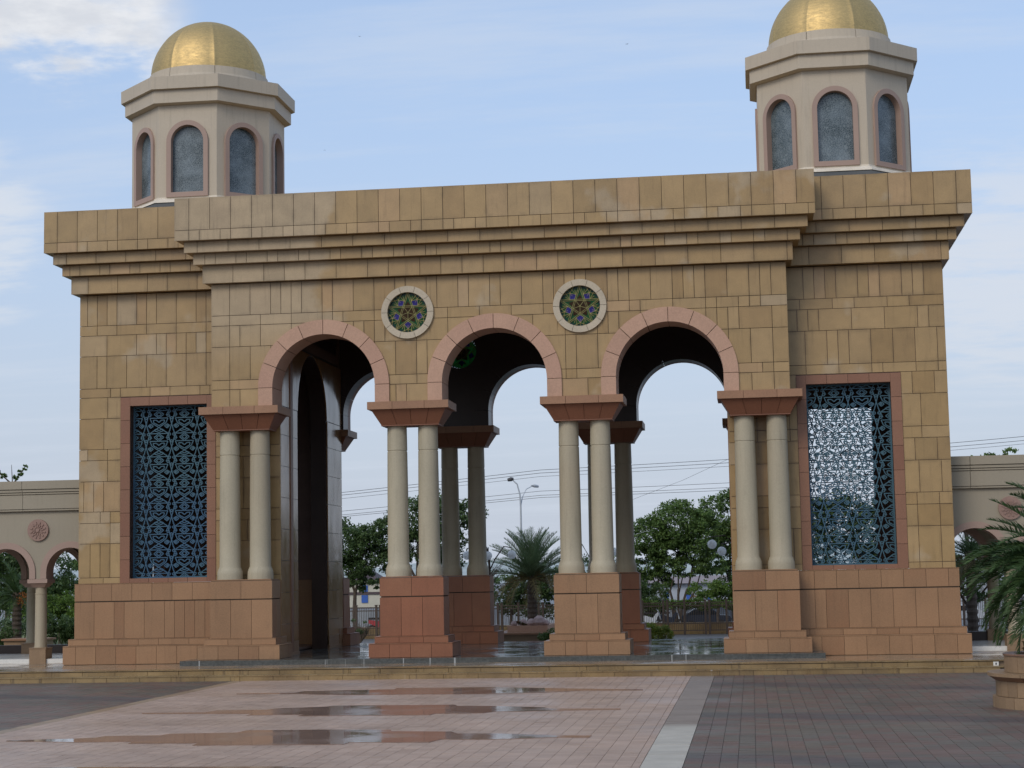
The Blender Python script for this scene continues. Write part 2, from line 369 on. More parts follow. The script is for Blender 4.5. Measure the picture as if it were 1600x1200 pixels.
# ------------------------------------------------------------------ geometry helpers
class MB:
    def __init__(s): s.v = []; s.f = []; s.mi = []
    def add(s, vs, fs, m=0):
        o = len(s.v); s.v += [tuple(p) for p in vs]; s.f += [tuple(i + o for i in f) for f in fs]; s.mi += [m] * len(fs); return s
    def box(s, x0, x1, y0, y1, z0, z1, m=0):
        return s.add([(x0, y0, z0), (x1, y0, z0), (x1, y1, z0), (x0, y1, z0), (x0, y0, z1), (x1, y0, z1), (x1, y1, z1), (x0, y1, z1)],
                     [(3, 2, 1, 0), (4, 5, 6, 7), (0, 1, 5, 4), (1, 2, 6, 5), (2, 3, 7, 6), (3, 0, 4, 7)], m)
    def frustum(s, cx, cy, z0, z1, hx0, hy0, hx1, hy1, m=0):
        return s.add([(cx - hx0, cy - hy0, z0), (cx + hx0, cy - hy0, z0), (cx + hx0, cy + hy0, z0), (cx - hx0, cy + hy0, z0),
                      (cx - hx1, cy - hy1, z1), (cx + hx1, cy - hy1, z1), (cx + hx1, cy + hy1, z1), (cx - hx1, cy + hy1, z1)],
                     [(3, 2, 1, 0), (4, 5, 6, 7), (0, 1, 5, 4), (1, 2, 6, 5), (2, 3, 7, 6), (3, 0, 4, 7)], m)
    def lathe(s, prof, n=32, cx=0, cy=0, m=0, rot=0.0, caps=True):
        o = []
        for r, z in prof: o += [(cx + r * cos(rot + 2 * pi * k / n), cy + r * sin(rot + 2 * pi * k / n), z) for k in range(n)]
        f = []
        for i in range(len(prof) - 1):
            for k in range(n): f.append((i * n + k, i * n + (k + 1) % n, (i + 1) * n + (k + 1) % n, (i + 1) * n + k))
        if caps: f.append(tuple(range(n))[::-1]); f.append(tuple((len(prof) - 1) * n + k for k in range(n)))
        return s.add(o, f, m)
    def tube(s, pts, rad, n=6, m=0):
        pts = [Vector(p) for p in pts]; R = rad if isinstance(rad, (list, tuple)) else [rad] * len(pts)
        vs_, fs = [], []
        for i, p in enumerate(pts):
            d = (pts[min(i + 1, len(pts) - 1)] - pts[max(i - 1, 0)]).normalized()
            a = d.orthogonal().normalized(); b = d.cross(a)
            for k in range(n): q = 2 * pi * k / n; vs_.append(p + (a * cos(q) + b * sin(q)) * R[i])
        for i in range(len(pts) - 1):
            for k in range(n): fs.append((i * n + k, i * n + (k + 1) % n, (i + 1) * n + (k + 1) % n, (i + 1) * n + k))
        fs.append(tuple(range(n))[::-1]); fs.append(tuple((len(pts) - 1) * n + k for k in range(n)))
        return s.add(vs_, fs, m)
    def bar(s, a, b, w, y0, y1, m=0):        # flat bar in the xz plane from a to b
        dx, dz = b[0] - a[0], b[1] - a[1]; L = sqrt(dx * dx + dz * dz)
        if L < 1e-6: return s
        nx, nz = -dz / L * w / 2, dx / L * w / 2
        q = [(a[0] + nx, a[1] + nz), (b[0] + nx, b[1] + nz), (b[0] - nx, b[1] - nz), (a[0] - nx, a[1] - nz)]
        vv = [(x, y0, z) for x, z in q] + [(x, y1, z) for x, z in q]
        return s.add(vv, [(0, 1, 2, 3), (7, 6, 5, 4), (0, 4, 5, 1), (1, 5, 6, 2), (2, 6, 7, 3), (3, 7, 4, 0)], m)
    def mesh(s, name, mats, smooth=False):
        me = bpy.data.meshes.new(name); me.from_pydata(s.v, [], s.f)
        for m in (mats if isinstance(mats, (list, tuple)) else [mats]): me.materials.append(M_[m] if isinstance(m, str) else m)
        if any(s.mi): me.polygons.foreach_set('material_index', s.mi)
        if smooth:
            me.polygons.foreach_set('use_smooth', [True] * len(me.polygons))
            try: me.set_sharp_from_angle(angle=radians(40))
            except Exception: pass
        me.update(); return me
    def obj(s, name, mats, parent=None, smooth=False, fix=False):
        me = s.mesh(name, mats, smooth)
        if fix:
            b = bmesh.new(); b.from_mesh(me); bmesh.ops.recalc_face_normals(b, faces=b.faces); b.to_mesh(me); b.free()
        return link(name, me, parent)
def link(name, me, parent=None, loc=None, rot=None, scl=None):
    o = bpy.data.objects.new(name, me); COL.objects.link(o)
    if parent is not None: o.parent = parent
    if loc is not None: o.location = loc
    if rot is not None: o.rotation_euler = rot
    if scl is not None: o.scale = scl
    return o
def tag(o, label=None, cat=None, group=None, kind=None):
    for k, v in (('label', label), ('category', cat), ('group', group), ('kind', kind)):
        if v: o[k] = v
    return o
def thing(name, label, cat, loc=(0, 0, 0), group=None, rz=0):
    o = bpy.data.objects.new(name, None); COL.objects.link(o); o.location = loc; o.rotation_euler = (0, 0, rz); o.empty_display_size = .2
    return tag(o, label, cat, group)
def copy_tree(o, parent=None):
    c = o.copy(); COL.objects.link(c)
    if parent is not None: c.parent = parent
    for ch in list(o.children): copy_tree(ch, c)
    return c
UB = {}
def ubox(mat):                                 # one shared unit cube per material, chamfered a touch
    if mat not in UB: UB[mat] = MB().box(-.5, .5, -.5, .5, -.5, .5).mesh('tile_block', mat)
    return UB[mat]
def tile(name, mat, parent, x0, x1, y0, y1, z0, z1):
    return link(name, ubox(mat), parent, ((x0 + x1) / 2, (y0 + y1) / 2, (z0 + z1) / 2), None, (x1 - x0, y1 - y0, z1 - z0))
def extrude2d(outer, holes, y0, y1, n_axis='y'):
    """polygon with holes in the xz plane -> solid between y0 and y1 (verts, faces)"""
    cu = bpy.data.curves.new('outline', 'CURVE'); cu.dimensions = '2D'; cu.fill_mode = 'BOTH'; cu.extrude = (y1 - y0) / 2
    for loop in [outer] + holes:
        sp = cu.splines.new('POLY'); sp.points.add(len(loop) - 1); sp.use_cyclic_u = True
        for p, (x, z) in zip(sp.points, loop): p.co = (x, z, 0, 1)
    ob = bpy.data.objects.new('outline', cu); me = bpy.data.meshes.new_from_object(ob)
    vs_ = [(v.co.x, (y0 + y1) / 2 - v.co.z, v.co.y) for v in me.vertices]; fs = [tuple(p.vertices) for p in me.polygons]
    bpy.data.objects.remove(ob); bpy.data.curves.remove(cu); bpy.data.meshes.remove(me)
    return vs_, fs
def circle(cx, cz, r, n=48, a0=0, a1=2 * pi, end=False):
    k = n + (1 if end else 0)
    return [(cx + r * cos(a0 + (a1 - a0) * i / n), cz + r * sin(a0 + (a1 - a0) * i / n)) for i in range(k)]
G = .0042                                       # half a joint
# pieces of wall that must stay open: arches (cx, cz, r) open below, discs (cx, cz, r)
def cut_tile(name, mat, parent, x0, x1, y0, y1, z0, z1, arches, discs):
    xs = {x0, x1}
    hit = False
    for kind, lst in (('a', arches), ('d', discs)):
        for cx, cz, r in lst:
            zlo = cz - r if kind == 'd' else -99
            if x1 > cx - r and x0 < cx + r and z0 < cz + r and z1 > zlo:
                if kind == 'a' and z1 <= cz and x0 >= cx - r and x1 <= cx + r: return None
                hit = True
                for i in range(33):
                    x = cx - r * cos(pi * i / 32)
                    if x0 < x < x1: xs.add(x)
    if not hit: return tile(name, mat, parent, x0, x1, y0, y1, z0, z1)
    xs = sorted(xs); mb = MB()
    def lims(x, side):
        U, D = z0, z1
        x += side * 1e-5
        split = False
        for cx, cz, r in arches:
            if abs(x - cx) < r: U = max(U, cz + sqrt(r * r - (x - cx) ** 2))
        for cx, cz, r in discs:
            if abs(x - cx) < r:
                h = sqrt(r * r - (x - cx) ** 2)
                if cz + h > z0 and cz - h < z1: split = True; U = max(U, cz + h); D = min(D, cz - h)
        return U, D, split
    for xa, xb in zip(xs, xs[1:]):
        Ua, Da, sa = lims(xa, 1); Ub, Db, sb = lims(xb, -1)
        def prism(la, lb, ta, tb):
            la, lb = min(la, ta), min(lb, tb)
            if ta - la < 1e-4 and tb - lb < 1e-4: return
            mb.add([(xa, y0, la), (xb, y0, lb), (xb, y0, tb), (xa, y0, ta), (xa, y1, la), (xb, y1, lb), (xb, y1, tb), (xa, y1, ta)],
                   [(0, 1, 2, 3), (7, 6, 5, 4), (0, 4, 5, 1), (3, 2, 6, 7), (0, 3, 7, 4), (1, 5, 6, 2)])
        prism(Ua, Ub, z1, z1)
        if sa or sb: prism(z0, z0, max(z0, Da), max(z0, Db))
    if not mb.f: return None
    return mb.obj(name, mat, parent)
def widths(x0, x1, pat, first=None):
    out = []; x = x0; i = 0
    while x < x1 - .03:
        w = first if (first and i == 0) else random.choice(pat)
        nx = min(x1, x + w)
        if x1 - nx < .09: nx = x1
        out.append((x, nx)); x = nx; i += 1
    return out
def tile_row(name, mat, parent, x0, x1, y0, y1, z0, z1, pat, arches=(), discs=(), first=None):
    for a, b in widths(x0, x1, pat, first):
        cut_tile(name, mat, parent, a + (G if a > x0 else 0), b - (G if b < x1 else 0), y0, y1, z0 + G, z1 - G, arches, discs)
T, H, L = .37, .185, .555
TALL = (T, T, T, H, H); MID = (T, L, H, L, H); LOW = (T, L, L, H)

# ------------------------------------------------------------------ ground
tag(MB().box(-1500, 1500, -400, 2500, -.60, -.055).obj('ground', 'asphalt'), kind='structure')
pink = tag(MB().box(-3.99, 3.30, -22, -2.2, -.05, -.008).obj('pink_pavement', 'pink'), kind='structure')
def paver_field(parent, mat, x0, x1, y0, y1, sx, sy, run=False):
    mb = MB(); g = .0022; j = 0; y = y0
    while y < y1 - 1e-4:
        off = (sx / 2 if (run and j % 2) else 0); x = x0 - off; ye = min(y + sy, y1)
        while x < x1 - 1e-4:
            xa, xb = max(x, x0) + g, min(x + sx, x1) - g
            if xb - xa > .01:
                h = [random.uniform(-.0012, .0012) for _ in range(4)]; ya_, yb = y + g, ye - g
                mb.add([(xa, ya_, -.022), (xb, ya_, -.022), (xb, yb, -.022), (xa, yb, -.022), (xa, ya_, h[0]), (xb, ya_, h[1]), (xb, yb, h[2]), (xa, yb, h[3])],
                       [(4, 5, 6, 7), (0, 1, 5, 4), (1, 2, 6, 5), (2, 3, 7, 6), (3, 0, 4, 7)])
            x += sx
        y += sy; j += 1
    o = mb.obj('paver', mat, parent); o['kind'] = 'stuff'; return o
paver_field(pink, 'pink', -3.82, 3.30, -16.6, -2.2, .15, .15)
paver_field(pink, 'sand', -3.99, -3.82, -16.6, -2.2, .17, .3)
band = tag(MB().box(3.301, 3.655, -22, -2.2, -.05, -.022).obj('border_strip', 'grout'), kind='structure')
y = -16.6
while y < -2.25:
    d = random.choice((.55, .6, .3)); ye = min(y + d, -2.2)
    tile('border_slab', 'border', band, 3.304, 3.652, y + .004, ye - .004, -.022, random.uniform(-.001, .001)); y = ye
gr = tag(MB().box(3.656, 14, -22, -2.2, -.05, -.007).obj('grey_pavement', 'pavebed'), kind='structure')
paver_field(gr, 'greypaver', 3.656, 9.6, -16.6, -2.2, .15, .22)
gl_ = tag(MB().box(-18, -3.991, -22, -2.2, -.05, -.007).obj('grey_pavement', 'pavebed'), kind='structure')
paver_field(gl_, 'greypaver', -12.2, -3.991, -13.5, -2.2, .15, .22)
PUD = [('long puddle nearest the steps on the pink paving', [(-3.02, -5.36), (-2.18, -5.35), (-2.12, -5.02), (-1.54, -4.9), (-0.86, -4.8), (-0.87, -4.51), (0.58, -4.54), (1.31, -4.88), (1.88, -5.11), (2.74, -5.39), (2.75, -5.59), (1.87, -5.52), (1.38, -5.84), (0.61, -5.98), (-1.32, -5.88), (-1.71, -5.75), (-2.18, -5.52), (-2.97, -5.5)]),
       ('middle one of the three long puddles crossing the pink paving', [(-3.19, -8.88), (-2.4, -8.87), (-2.33, -8.57), (-1.72, -8.54), (-1.66, -8.34), (-1.06, -8.1), (-1.02, -7.94), (0.54, -7.98), (0.62, -8.2), (1.07, -8.26), (1.73, -8.55), (1.83, -8.77), (2.68, -8.87), (2.69, -9.02), (1.83, -9.12), (1.2, -9.19), (1.11, -9.37), (0.55, -9.4), (0.51, -9.59), (-1.06, -9.56), (-1.04, -9.32), (-1.73, -9.39), (-1.72, -9.15), (-3.15, -8.98)]),
       ('widest puddle with a bright white sky reflection', [(-3.39, -12.49), (-2.98, -12.37), (-2.73, -12.32), (-2.52, -12.23), (-2.48, -12.05), (-1.91, -12.02), (-1.86, -11.84), (-1.16, -11.75), (-1.13, -11.48), (-0.33, -11.47), (0.45, -11.54), (0.5, -11.74), (1.14, -11.83), (1.25, -12.06), (1.65, -12.1), (2.3, -12.36), (2.65, -12.39), (2.64, -12.6), (2.32, -12.57), (1.74, -12.73), (1.19, -12.69), (1.12, -12.99), (0.32, -12.96), (0.3, -13.16), (-1.2, -13.15), (-1.21, -12.92), (-1.94, -12.9), (-1.95, -12.7), (-2.47, -12.73), (-3.35, -12.56)]),
       ('dark puddle cut off by the bottom edge of the photo', [(-1.95, -15.17), (-1.56, -15.11), (0.22, -15.14), (0.42, -15.26), (0.94, -15.35), (1.0, -15.8), (-1.65, -15.8)])]
for lab, pts in PUD:
    v_, f_ = extrude2d(pts, [], -.002, .002)
    mb = MB(); mb.add([(x, z, .0035 - y_) for x, y_, z in v_], [tuple(reversed(f)) for f in f_])
    tag(mb.obj('puddle', 'water', fix=True), lab, 'puddle', 'rain puddles on the pink paving')

# ------------------------------------------------------------------ platform and steps
plat = tag(MB().box(-14, 9.9, -1.88, 7.6, -.05, .160).obj('platform', 'platform'), kind='structure')
lower = tag(MB().box(-14, 9.9, -2.19, -1.883, -.05, .078).obj('steps', 'grout'), kind='structure')
def riser(y0, y1, z0, z1, xs, xe):
    x = xs
    while x < xe:
        w = random.choice((.52, .55, .58)); tile('riser_tile', 'step', lower, x + .003, min(x + w, xe) - .003, y0, y1, z0, z1); x += w
riser(-1.93, -1.884, .080, .148, -11, 7.95); riser(-2.22, -2.193, 0, .072, -11, 7.95)
x = -11
while x < 7.95:
    tile('tread_slab', 'step', lower, x + .003, x + .597, -2.23, -1.932, .0725, .086)
    tile('nosing_slab', 'step', lower, x + .203, x + .797, -1.945, -1.60, .1605, .170); x += .6
tag(MB().box(-5.44, 5.42, -.45, 6.62, .05, .245).obj('black_plinth', 'black'), kind='structure')

# ------------------------------------------------------------------ the gate
gate = thing('ceremonial_gate', 'large tan granite gate with three arches, paired cream columns and two gold domed turrets', 'gate')
YM = 3.07                                           # mid depth of the whole gate
RI, RO, CZ, RM = .910, 1.163, 4.927, 1.04
ARX = (-3, 0, 3)
arches = [(x, CZ, RM) for x in ARX]
discs = [(-1.5, 6.164, .41), (1.5, 6.164, .41)]
ROWS = [6.79, 6.23, 6.048, 5.673, 5.085, 4.92, 4.54, 3.985, 3.787, 3.407, 2.864, 2.661, 2.295, 1.69, 1.584]
def pat_of(h): return TALL if h > .5 else (MID if h > .25 else LOW)
# centre block walls: front and rear, each pierced by three arches and two roundels
def portal_wall(y0, y1, front):
    zt = 6.79; zb = 4.614; out = [(-5.0, zb)]
    for ax in ARX:
        out += [(ax - RM, zb)] + [(ax - RM * cos(pi * i / 32), CZ + RM * sin(pi * i / 32)) for i in range(33)] + [(ax + RM, zb)]
    out += [(5.0, zb), (5.0, zt), (-5.0, zt)]
    holes = [circle(dx, dz, .36, 40) for dx, dz, r in discs]
    v_, f_ = extrude2d(out, holes, y0, y1)
    mb = MB(); mb.add(v_, f_)
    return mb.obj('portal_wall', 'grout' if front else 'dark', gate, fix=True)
def arch_stones(parent, y0, y1, mat='rose'):
    for ax in ARX:
        for sgn in (-1, 1):
            a, b = sorted((ax + sgn * RI, ax + sgn * RO))
            tile('arch_stone', mat, parent, a, b, y0, y1, 4.616, CZ - .004)
        for k in range(8):
            key = ('vs', k, y0)
            if key not in UB:
                e_ = .005 if y0 < 1 else .0015; a0, a1 = pi * k / 8 + e_, pi * (k + 1) / 8 - e_; n = 5; mb = MB(); vs_ = []
                for i in range(n + 1):
                    q = a0 + (a1 - a0) * i / n
                    for r in (RI, RO):
                        for yy in (y0, y1): vs_.append((r * cos(q), yy, r * sin(q)))
                fs = []
                for i in range(n):
                    o = 4 * i; fs += [(o, o + 2, o + 6, o + 4), (o + 1, o + 5, o + 7, o + 3), (o, o + 4, o + 5, o + 1), (o + 2, o + 3, o + 7, o + 6)]
                fs += [(0, 1, 3, 2), (4 * n, 4 * n + 2, 4 * n + 3, 4 * n + 1)]
                mb.add(vs_, fs); UB[key] = mb.mesh('arch_stone', mat)
            link('arch_stone', UB[key], parent, (ax, 0, CZ))
pf = portal_wall(.02, .60, True); pb = portal_wall(5.54, 6.12, False)
arch_stones(pf, -.035, .625); arch_stones(pb, 5.515, 5.93, 'dark'); arch_stones(pb, 5.932, 6.175, 'cone')  # inner half of the rear stones darkened, painting in the passage shade
for z1, z0 in zip(ROWS, ROWS[1:]):
    if z0 < 4.5: break
    tile_row('wall_tile', 'ochre', pf, -5.012, 5.012, 0, .03, max(z0, 4.616), z1, pat_of(z1 - z0), arches, discs, first=random.choice((.25, .33, .12)))
# roundels
def star5(r, a0=pi / 2): return [(r * cos(a0 + 2 * pi * k / 5), r * sin(a0 + 2 * pi * k / 5)) for k in range(5)]
def roundel_glass():
    panes = {'sg_amber': [], 'sg_blue': [], 'sg_green': [], 'sg_teal': []}
    P = lambda r, d: (r * cos(radians(d)), r * sin(radians(d)))
    R = .362
    bars = []
    panes['sg_green'].append([P(.315, q * 6) for q in range(60)])
    for q in range(40): panes['sg_teal'].append([P(.3155, q * 9 + .3), P(.362, q * 9 + .3), P(.362, q * 9 + 8.7), P(.3155, q * 9 + 8.7)])
    star = []
    for k in range(5): star += [P(.205, 90 + 72 * k), P(.115, 126 + 72 * k)]
    panes['sg_amber'].append(star)
    for k in range(5):
        a = 90 + 72 * k; b = a + 36
        panes['sg_blue'].append([P(.148, b), P(.212, b - 19), P(.285, b), P(.212, b + 19)])
        for o in (-.012, .012):                                     # paired pentagram bars
            d0, d1 = P(.355, a), P(.355, a + 144); dx, dz = d1[0] - d0[0], d1[1] - d0[1]; l_ = sqrt(dx * dx + dz * dz); bars.append(((d0[0] - dz / l_ * o, d0[1] + dx / l_ * o), (d1[0] - dz / l_ * o, d1[1] + dx / l_ * o)))
        kt = [P(.148, b), P(.212, b - 19), P(.285, b), P(.212, b + 19)]
        for i in range(4): bars.append((kt[i], kt[(i + 1) % 4]))
        bars.append((P(.22, b), P(.355, b)))
        bars.append((P(.0, 0), P(.115, b)))
        for s_ in (-1, 1):
            bars.append((P(.36, b + 9 * s_), P(.212, b - 19 * s_ + 38 * s_))); bars.append((P(.36, b + 20 * s_), P(.285, b))); bars.append((P(.30, a + 16 * s_), P(.20, a + 17 * s_)))
    return panes, bars
PANES, BARS = roundel_glass()
RM_ = {}
for nm, lst in PANES.items():
    mb = MB()
    for p in lst:
        n = len(p); yo_ = {'sg_green': .006, 'sg_teal': .006, 'sg_amber': -.001, 'sg_blue': -.003}[nm]; mb.add([(x, yo_ - .002, z) for x, z in p] + [(x, yo_ + .002, z) for x, z in p],
                           [tuple(range(n)), tuple(range(n, 2 * n))[::-1]] + [(i, i + n, (i + 1) % n + n, (i + 1) % n) for i in range(n)])
    b = bmesh.new(); me = mb.mesh('stained_glass', nm); b.from_mesh(me); bmesh.ops.recalc_face_normals(b, faces=b.faces); b.to_mesh(me); b.free(); RM_[nm] = me
mb = MB()
for i, (a, c) in enumerate(BARS): mb.bar(a, c, .0046, -.014 - .0004 * (i % 9), .010 + .0004 * (i % 9))
RM_['bars'] = mb.mesh('tracery', 'came')
mb = MB(); n = 4; a0, a1 = .008, pi / 5 - .008; vs_ = []
for i in range(n + 1):
    q = a0 + (a1 - a0) * i / n
    for r in (.352, .460):
        for yy in (-.045, .03): vs_.append((r * cos(q), yy, r * sin(q)))
fs = []
for i in range(n):
    o = 4 * i; fs += [(o, o + 2, o + 6, o + 4), (o + 1, o + 5, o + 7, o + 3), (o, o + 4, o + 5, o + 1), (o + 2, o + 3, o + 7, o + 6)]
fs += [(0, 1, 3, 2), (4 * n, 4 * n + 2, 4 * n + 3, 4 * n + 1)]
M_['ringstone'] = stone('pale_ring_stone', A(158, 146, 126, K), None, .6, .05, .08)
mb.add(vs_, fs); ringme = mb.mesh('ring_stone', 'ringstone')
for wall, yy, fr in ((pf, .035, True), (pb, 5.90, False)):
    for dx, dz, r in discs:
        for nm in PANES: link('stained_glass', RM_[nm], wall, (dx, yy, dz))['kind'] = 'stuff'
        link('tracery', RM_['bars'], wall, (dx, yy, dz))['kind'] = 'stuff'
        if fr:
            for k in range(10): link('ring_stone', ringme, wall, (dx, 0, dz), (0, -(2 * pi * k / 10), 0))

# pedestals, columns and capitals under the arches
def clad(parent, name, mat, cx, cy, hx, hy, z0, z1, nx, ny, t=.014):
    for sy in (-1, 1):
        for i in range(nx):
            a = cx - hx + 2 * hx * i / nx; b = a + 2 * hx / nx
            ys = sorted((cy + sy * hy, cy + sy * (hy - t)))
            tile(name, mat, parent, a + (.003 if i else 0), b - (.003 if i < nx - 1 else 0), ys[0], ys[1], z0 + .004, z1 - .004)
    for sx in (-1, 1):
        for i in range(ny):
            a = cy - hy + t + 2 * (hy - t) * i / ny; b = a + 2 * (hy - t) / ny
            xs = sorted((cx + sx * hx, cx + sx * (hx - t)))
            tile(name, mat, parent, xs[0], xs[1], a + (.003 if i else 0), b - (.003 if i < ny - 1 else 0), z0 + .004, z1 - .004)
PC = .31
def pier(px, cy, redder):
    m = redder
    ped = MB().box(px - .700, px + .700, cy - .428, cy + .428, .20, .478).box(px - .615, px + .615, cy - .345, cy + .345, .478, .595) \
        .box(px - .535, px + .535, cy - .265, cy + .265, .595, 1.596).obj('pedestal', 'grout', gate)
    clad(ped, 'pedestal_tile', m, px, cy, .722, .447, .245, .472, 4, 3); clad(ped, 'pedestal_tile', m, px, cy, .635, .360, .486, .590, 3, 2)
    clad(ped, 'pedestal_tile', m, px, cy, .553, .282, .600, 1.262, 3, 2); clad(ped, 'pedestal_tile', m, px, cy, .553, .282, 1.275, 1.590, 2, 1)
    tile('ledge_slab', m, ped, px - .722, px + .722, cy - .447, cy + .447, .4725, .4855)
    tile('ledge_slab', m, ped, px - .635, px + .635, cy - .360, cy + .360, .5905, .6002)
    tile('top_slab', m, ped, px - .53, px + .53, cy - .26, cy + .26, 1.597, 1.612)
    for s_ in (-1, 1):
        c = MB().lathe([(.225, 1.612), (.225, 1.70), (.221, 1.745), (.205, 1.79), (.186, 1.835), (.184, 2.2), (.180, 3.0), (.173, 3.740), (.173, 3.765), (.166, 3.770), (.166, 3.786), (.174, 3.790), (.169, 4.212)], 40)
        me = UB.get('column') or c.mesh('column', 'column', True); UB['column'] = me
        link('column', me, gate, (px + s_ * .272, cy, 0), (0, 0, random.uniform(0, 6)))
    cap = MB().box(px - .505, px + .505, cy - .235, cy + .235, 4.205, 4.222).frustum(px, cy, 4.2225, 4.478, .485, .215, .625, .355) \
        .box(px - .68, px + .68, cy - .41, cy + .41, 4.478, 4.608).obj('capital', 'cone', gate)
    # four red blocks and three slab pieces to a capital, on every side that shows
    edges = [-1, -.45, .05, .55, 1]
    for i in range(4):
        e0, e1 = edges[i], edges[i + 1]; g0 = .004 if i else 0; g1 = .004 if i < 3 else 0
        for s_ in (-1, 1):
            b0, b1, t0, t1 = e0 * .505 + g0, e1 * .505 - g1, e0 * .652 + g0, e1 * .652 - g1
            q = [(px + b0, cy + s_ * .236, 4.224), (px + b1, cy + s_ * .236, 4.224), (px + t1, cy + s_ * .382, 4.477), (px + t0, cy + s_ * .382, 4.477)]
            q2 = [(a, b_ - s_ * .02, c_) for a, b_, c_ in q]
            MB().add(q + q2, [(0, 1, 2, 3), (7, 6, 5, 4), (0, 4, 5, 1), (1, 5, 6, 2), (2, 6, 7, 3), (3, 7, 4, 0)]).obj('capital_block', 'cone', cap, fix=True)
    for s_ in (-1, 1):
        q = [(px + s_ * .506, cy - .215, 4.224), (px + s_ * .506, cy + .215, 4.224), (px + s_ * .652, cy + .361, 4.477), (px + s_ * .652, cy - .361, 4.477)]
        q2 = [(a - s_ * .02, b_, c_) for a, b_, c_ in q]
        MB().add(q + q2, [(0, 1, 2, 3), (7, 6, 5, 4), (0, 4, 5, 1), (1, 5, 6, 2), (2, 6, 7, 3), (3, 7, 4, 0)]).obj('capital_block', 'cone', cap, fix=True)
    xs = [-.709, -.27, .29, .709]
    for i in range(3): tile('capital_slab', 'slab', cap, px + xs[i] + (.003 if i else 0), px + xs[i + 1] - (.003 if i < 2 else 0), cy - .438, cy + .438, 4.482, 4.613)
for k, px in enumerate((-4.5, -1.5, 1.5, 4.5)):
    pier(px, PC, ('brown', 'brick', 'brown', 'brown')[k]); pier(px, 2 * YM - PC, 'brick')

# wings: hollow rooms with a lattice window front and back and an arched door to the passage
def lattice():
    W_, H_, nx, ch = 1.425, 3.09, 3, .418; cw = W_ / nx; nz = 8; mb = MB(); w = .0158
    p = lambda a, b: (a / 330.0, b / 283.0)
    seg = []
    def poly(pts, close=True):
        for a, b in zip(pts, pts[1:] + (pts[:1] if close else [])): seg.append((a, b))
    poly([p(165 + 62, -27), p(165, 20), p(165 - 62, -27), p(165, -74)]); poly([p(165 + 34, -27), p(165, -2), p(165 - 34, -27), p(165, -52)])
    for yy in (-74, 20): seg += [(p(-165, yy), p(-48, yy)), (p(48, yy), p(165, yy))]
    for sx in (-1, 1):
        seg += [(p(sx * 48, -74), p(sx * -25, 175)), (p(sx * 25, -108), p(sx * 70, -15)), (p(sx * 75, 80), p(sx * 255, 190)), (p(sx * 48, 20), p(sx * 75, 80)), (p(sx * 48, -74), p(sx * 75, -93))]
        poly([p(sx * 26, 112), p(sx * 58, 92), p(sx * 92, 116), p(sx * 58, 142)]); poly([p(sx * 42, 116), p(sx * 54, 105), p(sx * 66, 116), p(sx * 54, 127)])
    poly([p(92, 44), p(132, 44), p(165, 72), p(198, 44), p(238, 44), p(232, 76), p(165, 112), p(98, 76)])
    poly([p(100, -112), p(165, -88), p(230, -112), p(205, -128), p(165, -112), p(125, -128)])
    for a in (90, 18, 162, -54, 234):
        cx, cy_ = 48 * cos(radians(a)), 46 * sin(radians(a)) - 27; poly([p(cx + 15 * cos(radians(q)), cy_ + 15 * sin(radians(q))) for q in range(0, 360, 60)])
    for i in range(-1, nx + 1):
        for j in range(-1, nz + 1):
            cx, cz_ = (i + .5) * cw, H_ - .19 - (j - .0) * ch + ch * 0
            for a, b in seg:
                A_, B_ = Vector((cx + a[0] * cw, cz_ - a[1] * ch)), Vector((cx + b[0] * cw, cz_ - b[1] * ch))
                t0, t1 = 0.0, 1.0; d = B_ - A_; ok = True           # clip the bar to the frame
                for ax, lo, hi in ((0, 0, W_), (1, 0, H_)):
                    if abs(d[ax]) < 1e-9:
                        if not lo <= A_[ax] <= hi: ok = False
                    else:
                        u0, u1 = sorted(((lo - A_[ax]) / d[ax], (hi - A_[ax]) / d[ax])); t0, t1 = max(t0, u0), min(t1, u1)
                if not ok or t1 - t0 < .02: continue
                k = random.uniform(-.0015, .0015)
                mb.bar(A_ + d * t0, A_ + d * t1, w, -.020 + k, .020 + k)
    for a, b in (((0, 0), (W_, 0)), ((0, H_), (W_, H_)), ((0, 0), (0, H_)), ((W_, 0), (W_, H_))): mb.bar(a, b, .05, -.022, .022)
    return mb.mesh('lattice_screen', 'lattice')
LAT = lattice()
WX0, WX1 = 5.295, 6.72; WZ0, WZ1 = 1.665, 4.755
